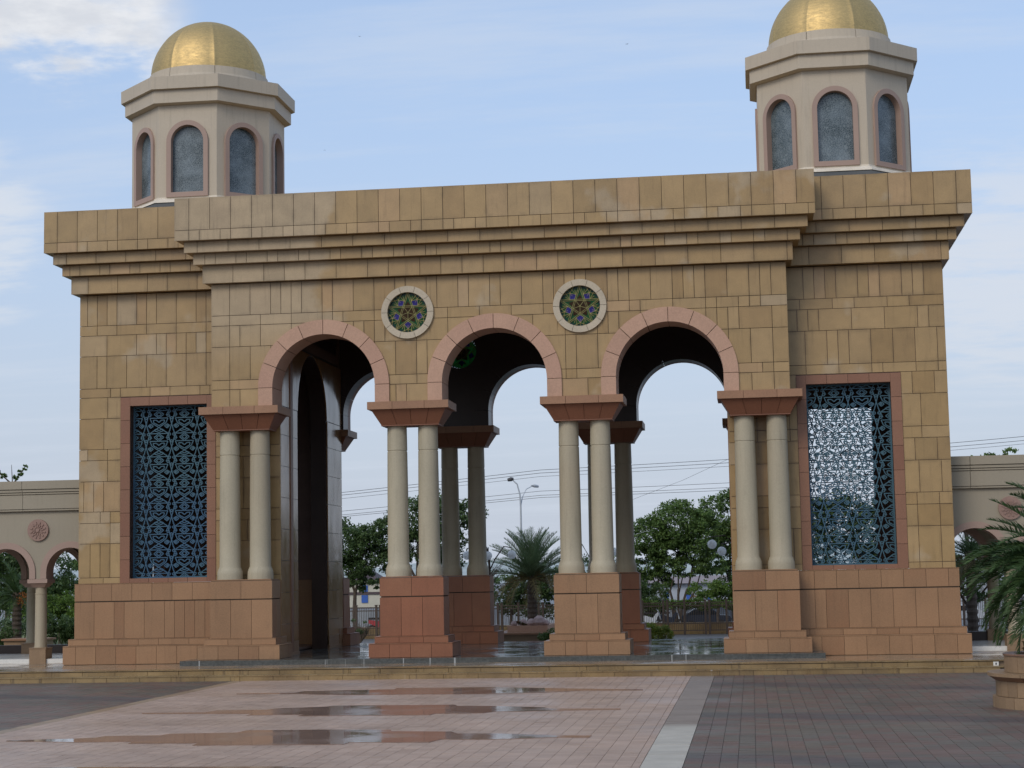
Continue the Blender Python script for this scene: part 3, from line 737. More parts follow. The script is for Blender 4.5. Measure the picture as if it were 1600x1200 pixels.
def wing(sgn):
    mb = MB()
    X = lambda a, b: (min(sgn * a, sgn * b), max(sgn * a, sgn * b))
    def bx(a, b, y0, y1, z0, z1, m=0):
        x0, x1 = X(a, b); mb.box(x0, x1, y0, y1, z0, z1, m)
    ro = []
    for y0, y1 in ((.67, .93), (5.21, 5.47)):             # front and back wall round the window
        m = 0
        bx(3.97, WX0, y0, y1, 1.59, 6.79, m); bx(WX1, 7.65, y0, y1, 1.59, 6.79, m)
        x0, x1 = X(WX0, WX1); mb.box(x0, x1, y0, y1, 1.59, WZ0, m); mb.box(x0, x1, y0, y1, WZ1, 6.79, m)
    bx(7.40, 7.648, .93, 5.21, .9, 6.79, 1) if sgn > 0 else None
    if sgn < 0:                                            # low door through the outer wall to the arcade
        mb.box(-7.648, -7.40, .93, 3.9, .9, 6.79, 1); mb.box(-7.648, -7.40, 4.7, 5.21, .9, 6.79, 1); mb.box(-7.648, -7.40, 3.9, 4.7, 2.05, 6.79, 1)
    bx(3.97, 7.65, .93, 5.21, 5.9, 6.1, 1)                # ceiling of the room
    mb.box(*X(4.3, 7.4), .93, 5.21, .26, .30, 1)
    w = mb.obj('wing', ['room', 'room'], gate)
    tag(w, 'left wing with dark lattice window' if sgn < 0 else 'right wing with daylight showing through its lattice window')
    # passage side wall with arched doorway
    out = [(.93, .2), (1.88, .2)] + [(YM - 1.15 * cos(pi * i / 32), 4.68 + 1.15 * sin(pi * i / 32)) for i in range(33)] + [(4.22, .2), (5.21, .2), (5.21, 6.79), (.93, 6.79)]
    v_, f_ = extrude2d(out, [], -.15, .15)
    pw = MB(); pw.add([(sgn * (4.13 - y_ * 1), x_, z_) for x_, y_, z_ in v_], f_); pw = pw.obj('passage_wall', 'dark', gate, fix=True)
    for ya_, yb in ((.652, 1.87), (4.27, 5.488)):          # polished slabs on the passage face
        for i in range(10):
            z0 = .25 + .56 * i; z1 = min(z0 + .56, 4.68)
            if z0 < 4.6:
                x0, x1 = X(3.95, 3.974); tile('polished_slab', 'polish', pw, x0, x1, ya_, yb, z0 + .004, z1 - .004)
    for sy in (-1, 1):                                     # spandrel slabs beside the door arch
        mbs = MB(); pts = []
        for i in range(17):
            q = pi / 2 * i / 16; pts.append((1.162 * cos(q), 4.69 + 1.162 * sin(q)))
        for (a0, z0), (a1, z1) in zip(pts, pts[1:]):
            ys = [YM + sy * a0, YM + sy * a1]; ye = YM + sy * 2.418
            x0, x1 = X(3.95, 3.974)
            mbs.add([(x0, ys[0], z0), (x0, ye, z0), (x0, ye, z1), (x0, ys[1], z1), (x1, ys[0], z0), (x1, ye, z0), (x1, ye, z1), (x1, ys[1], z1)],
                    [(0, 1, 2, 3), (7, 6, 5, 4), (0, 4, 5, 1), (1, 5, 6, 2), (2, 6, 7, 3), (3, 7, 4, 0)])
        mbs.obj('spandrel_slab', 'polish', pw, fix=True)
    for yy in (1.32,): tile('pilaster_strip', 'frame', pw, *X(3.935, 3.949), yy, yy + .17, .246, 5.9)
    # base, step and plinth courses
    pl = MB()
    for a0, a1, y0, z0, z1 in ((3.93, 7.84, .417, .15, .49), (3.945, 7.78, .515, .49, .607), (3.96, 7.705, .615, .607, 1.582)):
        x0, x1 = X(a0, a1); pl.box(x0, x1, y0, 2 * YM - y0, z0, z1) if False else None
        pl.box(*X(a0, a1), y0, 1.0, z0, z1); pl.box(*X(a0, a1), 5.14, 2 * YM - y0, z0, z1); pl.box(*X(7.30, a1), 1.0, 5.14, z0, min(z1, .9))
        pl.box(*X(a0, 4.25), 1.0, 1.87, z0, min(z1, .3)); pl.box(*X(a0, 4.25), 4.27, 5.14, z0, min(z1, .3))
    pl = pl.obj('wing_base', 'brown', gate)
    gb = MB()
    for a0, a1, yf, z0, z1 in ((3.95, 7.84, .414, .166, .488), (4.0, 7.78, .512, .49, .607), (4.0, 7.70, .612, .607, 1.58)): gb.box(*X(a0, a1), yf, yf + .002, z0, z1)
    gb.obj('joint_backing', 'grout', pl)
    def prow(xa, xb, yf, z0, z1, pat, end):
        for a, b in widths(xa, xb, pat, first=random.choice((.16, .30))):
            tile('plinth_tile', 'brown', pl, *X(a + (.003 if a > xa else 0), b - (.003 if b < xb else 0)), yf, yf + .013, z0 + .004, z1 - .004)
    prow(5.10, 7.854, .400, .166, .480, (T,), 1); prow(5.05, 7.795, .498, .494, .600, (T, L), 1)
    prow(5.02, 7.718, .598, .610, 1.258, TALL, 1); prow(5.02, 7.718, .598, 1.272, 1.575, (T,), 1)
    tile('ledge_slab', 'brown', pl, *X(4.0, 7.854), .400, .62, .4805, .4935); tile('ledge_slab', 'brown', pl, *X(4.0, 7.795), .498, .62, .6005, .6095)
    tile('ledge_slab', 'brown', pl, *X(4.0, 7.722), .596, .67, 1.5755, 1.585)
    # wall tiles round the window; the strip behind the columns too
    for z1, z0 in zip(ROWS, ROWS[1:]):
        pat = pat_of(z1 - z0); rows = []
        if z0 >= 4.90: rows = [(5.0, 7.67)]
        else:
            rows = [(3.95, 5.13), (6.90, 7.67)]
        for a, b in rows:
            for p0, p1 in widths(a, b, pat, first=random.choice((.24, .31, .185))):
                zz1 = z1
                tile('wall_tile', 'ochre', w, *X(p0 + (G if p0 > a else 0), p1 - (G if p1 < b else 0)), .651, .684, z0 + G, zz1 - G)
    # rose frame
    fz = [1.585 + (4.91 - 1.585) * i / 8 for i in range(9)]
    for i in range(8):
        tile('frame_tile', 'frame', w, *X(5.135, WX0), .640, .90, fz[i] + .003, fz[i + 1] - .003)
        tile('frame_tile', 'frame', w, *X(WX1, 6.895), .640, .90, fz[i] + .003, fz[i + 1] - .003)
    for i in range(4):
        a = WX0 + (WX1 - WX0) * i / 4; b = WX0 + (WX1 - WX0) * (i + 1) / 4
        tile('frame_tile', 'frame', w, *X(a + .003, b - .003), .641, .90, WZ1, 4.907)
        tile('frame_tile', 'frame', w, *X(a + .003, b - .003), .641, .90, 1.588, WZ0)
    x0 = min(sgn * WX0, sgn * WX1)
    link('lattice_screen', LAT, w, (x0, .85, WZ0)); link('lattice_screen', LAT, w, (x0, 5.30, WZ0))
    # side facing, a sheet of plain stone
    x0, x1 = X(7.650, 7.669)
    if sgn > 0: tile('side_facing', 'ochre', w, x0, x1, .686, 5.47, 1.59, 6.785)
    return w
wing(-1); wing(1)

# cornice: stepped courses, centre block forward of the wings
crn = MB(); gbk = MB()
TI = [(5.516, -.524, 7.50, 8.25), (5.388, -.392, 7.305, 7.50), (5.260, -.261, 7.112, 7.305), (5.132, -.129, 6.795, 7.112)]
TW = [(8.143, .094, 7.502, 8.25), (8.019, .222, 7.307, 7.502), (7.895, .350, 7.114, 7.307), (7.772, .474, 6.797, 7.114)]
for (hx, y0, z0, z1) in TI: crn.box(-hx + .02, hx - .02, y0 + .02, 2 * YM - y0 - .02, z0 + .003, z1 - .002)
for (hx, y0, z0, z1) in TW:
    for s_ in (-1, 1):
        a, b = sorted((s_ * 4.95, s_ * (hx - .001))); crn.box(a, b, y0 + .02, 2 * YM - y0 - .02, z0 + .004, z1 - .003)
crn = crn.obj('cornice', 'ochre', gate)
for (hx, y0, z0, z1) in TI: gbk.box(-hx + .021, hx - .021, y0 + .017, y0 + .0185, z0 + .004, z1 - .004)
for (hx, y0, z0, z1) in TW:
    for s_ in (-1, 1):
        a, b = sorted((s_ * 4.96, s_ * (hx - .012))); gbk.box(a, b, y0 + .017, y0 + .0185, z0 + .005, z1 - .005)
gbk.obj('joint_backing', 'grout', crn)
def crow(xa, xb, yf, z0, z1, pat, name='cornice_tile', first=None, alt=False, sgn=1):
    i = 0; x = xa
    while x < xb - .02:
        w_ = (pat[i % len(pat)] if alt else random.choice(pat)) if not (first and i == 0) else first
        e = min(xb, x + w_)
        if xb - e < .07: e = xb
        a, b = sorted((sgn * (x + (.004 if x > xa else 0)), sgn * (e - (.004 if e < xb else 0))))
        tile(name, 'ochre', crn, a, b, yf, yf + .016, z0, z1); x = e; i += 1
(h1, y1, a1, b1), (h2, y2, a2, b2), (h3, y3, a3, b3), (h4, y4, a4, b4) = TI
crow(-h1, h1, y1, a1 + .184, b1, (.374,), 'parapet_panel', .26); crow(-h1, h1, y1, a1, a1 + .176, (.374, .187), 'parapet_tile', .26, True)
crow(-h2, h2, y2, a2 + .001, b2 - .004, (.555,), first=.24); crow(-h3, h3, y3, a3 + .001, b3 - .004, (.374, .187), first=.21, alt=True); crow(-h4, h4, y4, a4 + .001, b4 - .004, (.555, .555, .37), first=.55)
for s_ in (-1, 1):
    (h1, y1, a1, b1), (h2, y2, a2, b2), (h3, y3, a3, b3), (h4, y4, a4, b4) = TW
    crow(5.40, h1, y1, a1 + .184, b1, (.374,), 'parapet_panel', .25, sgn=s_); crow(5.40, h1, y1, a1, a1 + .176, (.374, .187), 'parapet_tile', .25, True, sgn=s_)
    crow(5.25, h2, y2, a2 + .001, b2 - .004, (.555,), first=.3, sgn=s_); crow(5.12, h3, y3, a3 + .001, b3 - .004, (.374, .187), first=.2, alt=True, sgn=s_); crow(5.0, h4, y4, a4 + .001, b4 - .004, (.555, .555, .37), first=.42, sgn=s_)
# passage ceiling and the wall heads beside it
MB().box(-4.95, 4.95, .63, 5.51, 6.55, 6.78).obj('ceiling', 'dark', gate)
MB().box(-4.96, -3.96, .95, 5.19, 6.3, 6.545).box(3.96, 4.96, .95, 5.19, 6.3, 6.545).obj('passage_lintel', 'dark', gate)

# turrets
OC = 22.5
def octa(a, z, cx=0, cy=0): R_ = a / cos(radians(22.5)); return [(cx + R_ * cos(radians(OC + 45 * k)), cy + R_ * sin(radians(OC + 45 * k)), z) for k in range(8)]
def oct_loft(mb, prof, m=0):
    vs_ = []
    for a, z in prof: vs_ += octa(a, z)
    fs = []
    for i in range(len(prof) - 1):
        for k in range(8): fs.append((i * 8 + k, i * 8 + (k + 1) % 8, (i + 1) * 8 + (k + 1) % 8, (i + 1) * 8 + k))
    fs += [tuple(range(8))[::-1], tuple((len(prof) - 1) * 8 + k for k in range(8))]
    return mb.add(vs_, fs, m)
AD = 1.363
def arch_loop(hw, zb, zc_, n=20): return [(-hw, zb), (hw, zb)] + [(hw * cos(pi * i / n), zc_ + hw * sin(pi * i / n)) for i in range(n + 1)]
def make_turret():
    mb = MB(); hw = AD * math.tan(radians(22.5))
    v_, f_ = extrude2d([(-hw, 8.68), (hw, 8.68), (hw, 10.556), (-hw, 10.556)], [arch_loop(.318, 8.862, 9.83)], .0, .10)
    for k in range(8):
        a = radians(45 * k); ca, sa = cos(a), sin(a)
        mb.add([(x * ca - (y_ - AD) * sa, x * sa + (y_ - AD) * ca, z) for x, y_, z in v_], f_)
    t = mb.obj('turret', 'turret', gate, fix=True)
    oct_loft(MB(), [(AD - .13, 8.2), (AD - .13, 10.5)]).obj('turret_core', 'dark', t)
    oct_loft(MB(), [(AD + .10, 8.66), (AD + .085, 8.70), (AD + .012, 8.745), (AD + .012, 8.775)]).obj('turret_ledge', 'ledge', t)
    oct_loft(MB(), [(AD + .28, 8.2), (AD + .28, 8.54), (AD + .07, 8.657)]).obj('turret_flashing', 'roof', t)
    oct_loft(MB(), [(AD + .03, 10.54), (1.490, 10.562), (1.490, 10.805)]).obj('turret_cornice', 'turret', t)
    oct_loft(MB(), [(1.50, 10.808), (1.560, 10.815), (1.562, 11.055), (1.22, 11.075)]).obj('turret_cornice', 'turret', t)
    MB().lathe([(1.20, 11.06), (1.13, 11.22), (1.10, 11.355)], 64).obj('dome_seat', 'grout', t, True)
    sm, gmesh = MB(), None
    so = arch_loop(.403, 8.772, 9.83); v_, f_ = extrude2d(so, [arch_loop(.314, 8.862, 9.83)], -.04, .10)
    for k in range(8):
        a = radians(45 * k)
        key = 'surround'
        if key not in UB:
            m_ = MB(); m_.add([(x, y_ - AD, z) for x, y_, z in v_], f_); me = m_.mesh('window_surround', 'pinkrend')
            b = bmesh.new(); b.from_mesh(me); bmesh.ops.recalc_face_normals(b, faces=b.faces); b.to_mesh(me); b.free(); UB[key] = me
            g_ = MB(); gv, gf = extrude2d(arch_loop(.325, 8.85, 9.83), [], .085, .095); g_.add([(x, y_ - AD, z) for x, y_, z in gv], gf); UB['pane'] = g_.mesh('window_pane', 'tglass')
        link('window_surround', UB['surround'], t, None, (0, 0, a)); link('window_pane', UB['pane'], t, None, (0, 0, a))
        if 'rings' not in UB:
            g_ = MB(); n = 8; prof = [(1.23, 11.062), (1.205, 11.12), (1.165, 11.22), (1.15, 11.365), (1.09, 11.365), (1.09, 11.062)]; vs_ = []
            for i in range(n + 1):
                th = (radians(22.5) - .0045) * (2 * i / n - 1); vs_ += [(r * sin(th), -r * cos(th), z) for r, z in prof]
            q = len(prof); fs = [(i * q + j, (i + 1) * q + j, (i + 1) * q + (j + 1) % q, i * q + (j + 1) % q) for i in range(n) for j in range(q)] + [tuple(range(q)), tuple(n * q + j for j in range(q))[::-1]]
            g_.add(vs_, fs); UB['rings'] = g_.mesh('ring_stone', 'turret')
        link('ring_stone', UB['rings'], t, None, (0, 0, a))
        # one gore of the dome
        if 'gore' not in UB:
            GE = [-1, -.975, -.94, -.75, -.5, -.25, 0, .25, .5, .75, .94, .975, 1]; g_ = MB(); n, m2 = 12, 20; vs_ = []
            for j in range(m2 + 1):
                ph = (pi / 2 - .004) * j / m2
                for i in range(n + 1):
                    e_ = GE[i]; th = radians(22.5) * e_; edge = abs(e_)
                    r = 1.115 * (1 + (.006 if edge > .97 else 0)); 
                    vs_.append((r * cos(ph) * sin(th), -r * cos(ph) * cos(th), 11.36 + (1.115 * 1.035) * sin(ph)))
            fs = [(j * (n + 1) + i, j * (n + 1) + i + 1, (j + 1) * (n + 1) + i + 1, (j + 1) * (n + 1) + i) for j in range(m2) for i in range(n)]
            g_.add(vs_, fs); UB['gore'] = g_.mesh('dome_panel', 'gold', True)
        link('dome_panel', UB['gore'], t, None, (0, 0, a))
    return t
t1 = make_turret(); t1.location = (-5.99, YM, 0); tag(t1, 'left domed turret')
t2 = copy_tree(t1, gate); t2.location = (6.02, YM, 0); tag(t2, 'right domed turret')

# ------------------------------------------------------------------ arcades beside the gate
def arcade(sgn):
    left = sgn < 0
    ar = thing('arcade', 'cream arcade with pink rimmed arches joining the gate, %s' % ('beside the garden at left' if left else 'behind the foreground palm'), 'arcade', (0, 0, 0), 'cream arcades beside the gate')
    P = 1.22; cols = [7.48 + P * i for i in range(1, 6)]; ac = [8.09 + P * i for i in range(0, 5)]
    xe = 7.68 + P * 4.6
    for row, (y0, y1) in enumerate(((1.33, 1.63), (3.88, 4.18))):
        out = [(7.655, 1.69)]
        for a in ac:
            out += [(a - .45, 1.69)] + [(a - .45 * cos(pi * i / 28), 1.806 + .45 * sin(pi * i / 28)) for i in range(29)] + [(a + .45, 1.69)]
        out += [(xe, 1.69), (xe, 2.95), (7.655, 2.95)]
        out = [(sgn * x, z) for x, z in out]
        v_, f_ = extrude2d(out, [], y0, y1); mb = MB(); mb.add(v_, f_)
        w = mb.obj('arcade_wall', 'cream', ar, fix=True)
        yo = (-.02, .02)
        for a in ac:                                           # pink arch bands, proud of the wall, running through it
            loop = [(-.56, 1.692), (-.452, 1.692)] + [(-.452 * cos(pi * i / 28), 1.806 + .452 * sin(pi * i / 28)) for i in range(29)] + [(.452, 1.692), (.56, 1.692)] + [(.56 * cos(pi * i / 28), 1.806 + .56 * sin(pi * i / 28)) for i in range(29)]
            key = 'aband%d' % row
            if key not in UB:
                loop2 = [(-.56, 1.692), (-.447, 1.692)] + [(-.447 * cos(pi * i / 28), 1.806 + .447 * sin(pi * i / 28)) for i in range(29)] + [(.447, 1.692), (.56, 1.692)] + [(.56 * cos(pi * i / 28), 1.806 + .56 * sin(pi * i / 28)) for i in range(29)]
                v2, f2_ = extrude2d(loop2, [], y0 - .025, y1 + .025); m_ = MB(); m_.add(v2, f2_); me = m_.mesh('arch_band', 'pinkrend')
                b = bmesh.new(); b.from_mesh(me); bmesh.ops.recalc_face_normals(b, faces=b.faces); b.to_mesh(me); b.free(); UB[key] = me
            link('arch_band', UB[key], w, (sgn * a, 0, 0))
        for c in cols:
            key = 'acol'
            if key not in UB:
                UB[key] = MB().lathe([(.118, .44), (.118, .46), (.110, .48), (.104, 1.40), (.104, 1.412), (.109, 1.416), (.109, 1.43), (.100, 1.434), (.100, 1.535)], 28).mesh('arcade_column', 'column', True)
                UB['acap'] = MB().lathe([(.105, 1.536), (.125, 1.545), (.165, 1.60), (.17, 1.612)], 4, rot=pi / 4).mesh('x', 'pinkrend')
            cy = (y0 + y1) / 2
            link('arcade_column', UB[key], ar, (sgn * c, cy, 0))
            cp = MB().frustum(0, 0, 1.536, 1.615, .105, .105, .165, .165).box(-.19, .19, -.19, .19, 1.616, 1.688)
            if 'acap2' not in UB: UB['acap2'] = cp.mesh('arcade_capital', 'pinkrend')
            link('arcade_capital', UB['acap2'], ar, (sgn * c, cy, 0))
            if 'aped' not in UB: UB['aped'] = MB().box(-.155, .155, -.155, .155, .14, .425).box(-.165, .165, -.165, .165, .426, .442).mesh('arcade_pedestal', 'planter')
            link('arcade_pedestal', UB['aped'], ar, (sgn * c, cy, 0))
            if row == 0:
                if 'medal' not in UB:
                    m_ = MB()
                    rr = [(0, 0)]
                    v2, f2_ = extrude2d(circle(0, 0, .20, 36), [], -.035, 0); m_.add(v2, f2_)
                    v2, f2_ = extrude2d(circle(0, 0, .035, 14), [], -.055, -.0355); m_.add(v2, f2_)
                    for k in range(12):
                        for r0, r1, wd in ((.05, .10, .016), (.105, .15, .026)):
                            a = 2 * pi * (k + (.5 if r0 > .1 else 0)) / 12; m_.bar((r0 * cos(a), r0 * sin(a)), (r1 * cos(a), r1 * sin(a)), wd, -.05, -.0352)
                    UB['medal'] = m_.mesh('medallion', 'medal')
                link('medallion', UB['medal'], w, (sgn * c, y0 - .001, 2.583))
        # low wall between the rear columns
        if row == 1: tile('low_wall', 'dark', ar, *sorted((sgn * 7.7, sgn * xe)), 3.95, 4.10, .14, .40)
    # entablature in courses with fine grooves, jointed every few metres
    ent = MB().box(*sorted((sgn * 7.672, sgn * xe)), 1.29, 4.22, 2.955, 3.46).obj('entablature', 'grout', ar)
    xs = [7.675, 7.82 if left else 8.05]
    while xs[-1] < xe - .3: xs.append(min(xe, xs[-1] + (1.16 if left else 1.9)))
    for a, b in zip(xs, xs[1:]):
        for z0, z1, o in ((2.935, 2.965, .02), (2.972, 3.230, .035), (3.240, 3.268, .05), (3.280, 3.325, .065), (3.335, 3.485, .085)):
            tile('entablature_course', 'cream', ent, *sorted((sgn * (a + .004), sgn * (b - .004))), 1.29 - o, 1.30, z0, z1)
    MB().box(*sorted((sgn * 7.672, sgn * xe)), 1.31, 4.20, 3.462, 3.48).obj('arcade_roof', 'roof', ar)
    MB().box(*sorted((sgn * 7.68, sgn * xe)), 1.635, 3.875, 2.75, 2.94).obj('arcade_ceiling', 'dark', ar)
    fl = MB().box(*sorted((sgn * 7.86, sgn * xe)), 1.37, 4.3, .12, .238).obj('arcade_floor', 'white', ar)
    return ar
arcade(-1); arcade(1)
tag(MB().box(7.885, 7.965, -1.937, -1.9305, .085, .146).box(7.915, 7.935, -1.941, -1.9375, .10, .13, 1).obj('floor_lamp_plate', ['white', 'darkmetal']), 'small white square plate with a dark dot at the right end of the steps', 'wall plate')

# ------------------------------------------------------------------ vegetation
def rand_dir():
    z = random.uniform(-1, 1); a = random.uniform(0, 2 * pi); r = sqrt(1 - z * z); return Vector((r * cos(a), r * sin(a), z))
def leaf_cloud(blobs, n, size, name, mat, parent, shell=.55, sq=.6):
    """leaf-sized faces gathered in clumps that fill a few ellipsoids; gaps stay between the clumps"""
    vs_, fs = [], []; tot = sum(b[3] * b[4] * b[5] for b in blobs)
    for bx_, by, bz, rx, ry, rz in blobs:
        nn = int(n * rx * ry * rz / tot); ncl = max(6, nn // 45)
        for _ in range(ncl):
            d = rand_dir(); f = random.uniform(shell, 1.0) ** .6
            c = Vector((bx_ + d.x * rx * f, by + d.y * ry * f, bz + d.z * rz * f)); cr = random.uniform(.20, .40) * (rx * ry * rz) ** (1 / 3)
            for _ in range(nn // ncl):
                p = c + rand_dir() * cr * random.random() ** .4 * 1.0; p.z = c.z + (p.z - c.z) * sq
                nrm = (rand_dir() + Vector((0, 0, .7))).normalized(); a = nrm.orthogonal().normalized(); q = random.uniform(0, 2 * pi)
                a = a * cos(q) + nrm.cross(a) * sin(q); b = nrm.cross(a); s = size * random.uniform(.6, 1.3); o = len(vs_)
                vs_ += [p - a * s, p + b * s * .42, p + a * s, p - b * s * .42]; fs.append((o, o + 1, o + 2, o + 3))
    mb = MB(); mb.add(vs_, fs); return mb.obj(name, mat, parent)
def tree(name, label, x, y, h0, blobs, n, size, mat='leaf', r=.09, stems=1, group=None):
    t = thing(name, label, 'tree', (x, y, 0), group); mb = MB()
    sb = sorted(blobs, key=lambda q: q[0]); blob_stem = {b: min(stems - 1, i * stems // len(sb)) for i, b in enumerate(sb)}
    for s_ in range(stems):
        ox = (s_ - (stems - 1) / 2) * .05
        mb.tube([(ox, 0, -.05), (ox * 2 + random.uniform(-.04, .04), 0, h0 * .5), (ox * 5, random.uniform(-.05, .05), h0)], [r, r * .8, r * .62], 8)
        for b in blobs:
            if stems == 1 or blob_stem[b] == s_:
                e = Vector((b[0] + random.uniform(-.2, .2) * b[3], b[1], b[2] + .2 * b[5])); st = Vector((ox * 5, 0, h0 * random.uniform(.8, 1))); md = (st + e) / 2 + Vector((random.uniform(-.1, .1), 0, .12))
                mb.tube([st, md, e], [r * .5, r * .32, r * .12], 6)
                for _ in range(2):
                    e2 = md + rand_dir() * .35 * b[3] + Vector((0, 0, .25 * b[5])); mb.tube([md, (md + e2) / 2 + Vector((0, 0, .03)), e2], [r * .26, r * .18, r * .07], 5)
    mb.obj('trunk', 'bark', t, True); leaf_cloud(blobs, n, size, 'crown', mat, t); return t
BT = 'trees beyond the fence behind the gate'
tree('tree', 'broad many stemmed green tree seen through the right arch', 2.16, 22, 1.1, [(-.75, 0, 2.6, .65, .6, .66), (.0, 0, 2.95, .75, .7, .72), (-1.0, .1, 1.95, .55, .5, .5), (.6, 0, 2.35, .6, .5, .6), (-.1, 0, 2.3, .8, .5, .5), (-.7, .2, 1.35, .6, .5, .3), (.75, .1, 3.0, .45, .5, .45), (.1, .1, 1.72, .85, .5, .30), (.9, .1, 1.75, .5, .5, .3)], 24000, .052, 'leaf', .05, 5, BT)
tree('tree', 'taller green tree at the right edge of the right arch', 3.75, 24, 1.4, [(-.25, 0, 3.25, .8, .6, .7), (.2, 0, 2.6, .85, .7, .7), (-.7, 0, 2.5, .6, .5, .5), (.5, 0, 3.8, .65, .6, .5), (-.25, 0, 1.95, .7, .5, .4), (.3, 0, 1.6, .8, .5, .4)], 18000, .053, 'leaf', .08, 2, BT)
tree('tree', 'low flat topped bright green tree behind the globe lamp', 3.35, 19.5, .7, [(-.3, 0, 1.12, .6, .5, .20), (.35, 0, 1.2, .6, .5, .22), (.9, 0, 1.05, .5, .5, .25), (.1, .2, .9, .9, .4, .2)], 7500, .042, 'leafbright', .05, 1, BT)
tree('tree', 'dark green tree beside the left passage wall', -7.35, 22, 1.2, [(-.3, 0, 2.55, .75, .7, .75), (.35, 0, 2.35, .65, .6, .65), (-.3, 0, 1.8, .7, .6, .5), (.5, 0, 2.95, .45, .4, .35), (.3, 0, 1.55, .5, .5, .35)], 14000, .052, 'leafdark', .08, 1, BT)
tree('tree', 'large dark tree behind the left centre pair of columns', -5.35, 22.5, 1.5, [(-1.05, 0, 2.75, .7, .6, .7), (-.3, 0, 3.35, .8, .7, .65), (.55, 0, 3.45, .85, .7, .65), (.2, 0, 2.6, .95, .7, .6), (1.25, 0, 3.2, .6, .5, .75), (-1.0, 0, 2.1, .6, .5, .4), (.6, .1, 2.05, .7, .5, .35)], 21000, .053, 'leafdark', .10, 3, BT)
tree('tree', 'dark green tree behind the middle date palm', -2.3, 19, .6, [(-.2, 0, 1.2, .6, .5, .45), (.5, 0, 1.25, .6, .5, .5), (1.2, 0, 1.35, .6, .5, .5), (1.9, 0, 1.6, .6, .5, .55), (.8, 0, .75, 1.3, .4, .3)], 12000, .048, 'leafdark', .06, 1, BT)
tree('tree', 'green tree between the right centre columns', .35, 21, 1.0, [(0, 0, 1.75, .55, .5, .5), (.2, 0, 1.2, .6, .5, .4), (-.3, 0, 1.0, .5, .5, .35)], 8000, .05, 'leaf', .07, 1, BT)
tree('tree', 'dark tree glimpsed as green specks through the right lattice window', 6.6, 19, .8, [(-.9, 0, 2.0, .8, .6, .8), (.0, 0, 2.9, .8, .6, .8), (.9, 0, 2.5, .8, .6, .8), (.1, 0, 1.2, 1.5, .6, .5), (1.6, 0, 2.0, .8, .6, .8), (-.6, 0, 3.0, .6, .5, .6), (1.3, 0, 3.1, .5, .5, .5)], 24000, .055, 'leafdark', .08, 2, BT)
BR = 'treetops over the right arcade'
for k, (x, zt, w_, lab) in enumerate(((10.7, 4.82, .75, 'treetop beside the right wing just above the arcade roof'), (11.75, 5.12, .55, 'tallest tuft of leaves over the right arcade roof'), (12.75, 5.0, .5, 'treetop over the arcade roof at the far right of the photo'))):
    tree('tree', lab, x, 25, 2.6, [(-.15, 0, zt - .55, w_, .6, .4), (.25, 0, zt - .2, w_ * .55, .4, .22), (-.35, 0, zt - .3, w_ * .5, .4, .2), (0, 0, zt - 1.3, w_ * 1.3, .8, .8)], 2600, .075, 'leaf', .08, 1, BR)
BL = 'trees in the garden left of the gate'
tree('tree', 'dark tree filling the left arcade arch', -14.9, 16, .9, [(-.5, 0, 2.2, .9, .7, .7), (.4, 0, 1.9, .8, .7, .7), (0, 0, 1.3, 1.0, .7, .5), (-.9, 0, 1.6, .9, .7, .8), (.9, 0, 1.2, .8, .7, .5)], 17000, 0.056, 'leafdark', .09, 1, BL)
tree('tree', 'layered green tree in the arcade arch beside the left wing', -14.3, 20, .9, [(-.3, 0, 2.15, .85, .6, .16), (.5, 0, 1.85, .8, .6, .15), (-.2, 0, 1.5, .9, .6, .18), (.4, 0, 1.15, .8, .6, .3), (.9, 0, 2.2, .6, .5, .13)], 11000, 0.052, 'leaf', .07, 1, BL)
# papaya-like top over the left arcade
pp = thing('papaya_tree', 'thin young tree with a few leafy branches above the left arcade roof', 'tree', (-17.25, 20, 0)); mb = MB()
mb.tube([(0, 0, 0), (.05, 0, 2.5), (.12, 0, 4.5)], [.09, .07, .04], 7); mb.tube([(.12, 0, 4.5), (.3, 0, 4.75), (.52, 0, 5.05)], [.03, .02, .01], 5); mb.tube([(.12, 0, 4.5), (-.1, 0, 4.7), (-.3, 0, 4.85)], [.03, .02, .01], 5); mb.tube([(.12, 0, 4.5), (.1, 0, 4.8), (.08, 0, 5.1)], [.02, .012, .006], 5)
mb.obj('trunk', 'bark', pp); leaf_cloud([(.38, 0, 4.85, .12, .1, .09), (.25, 0, 4.72, .12, .1, .07), (.5, 0, 5.0, .07, .07, .08), (-.18, 0, 4.78, .13, .1, .07), (-.34, 0, 4.9, .08, .08, .06)], 700, .05, 'crown', 'leaf', pp)

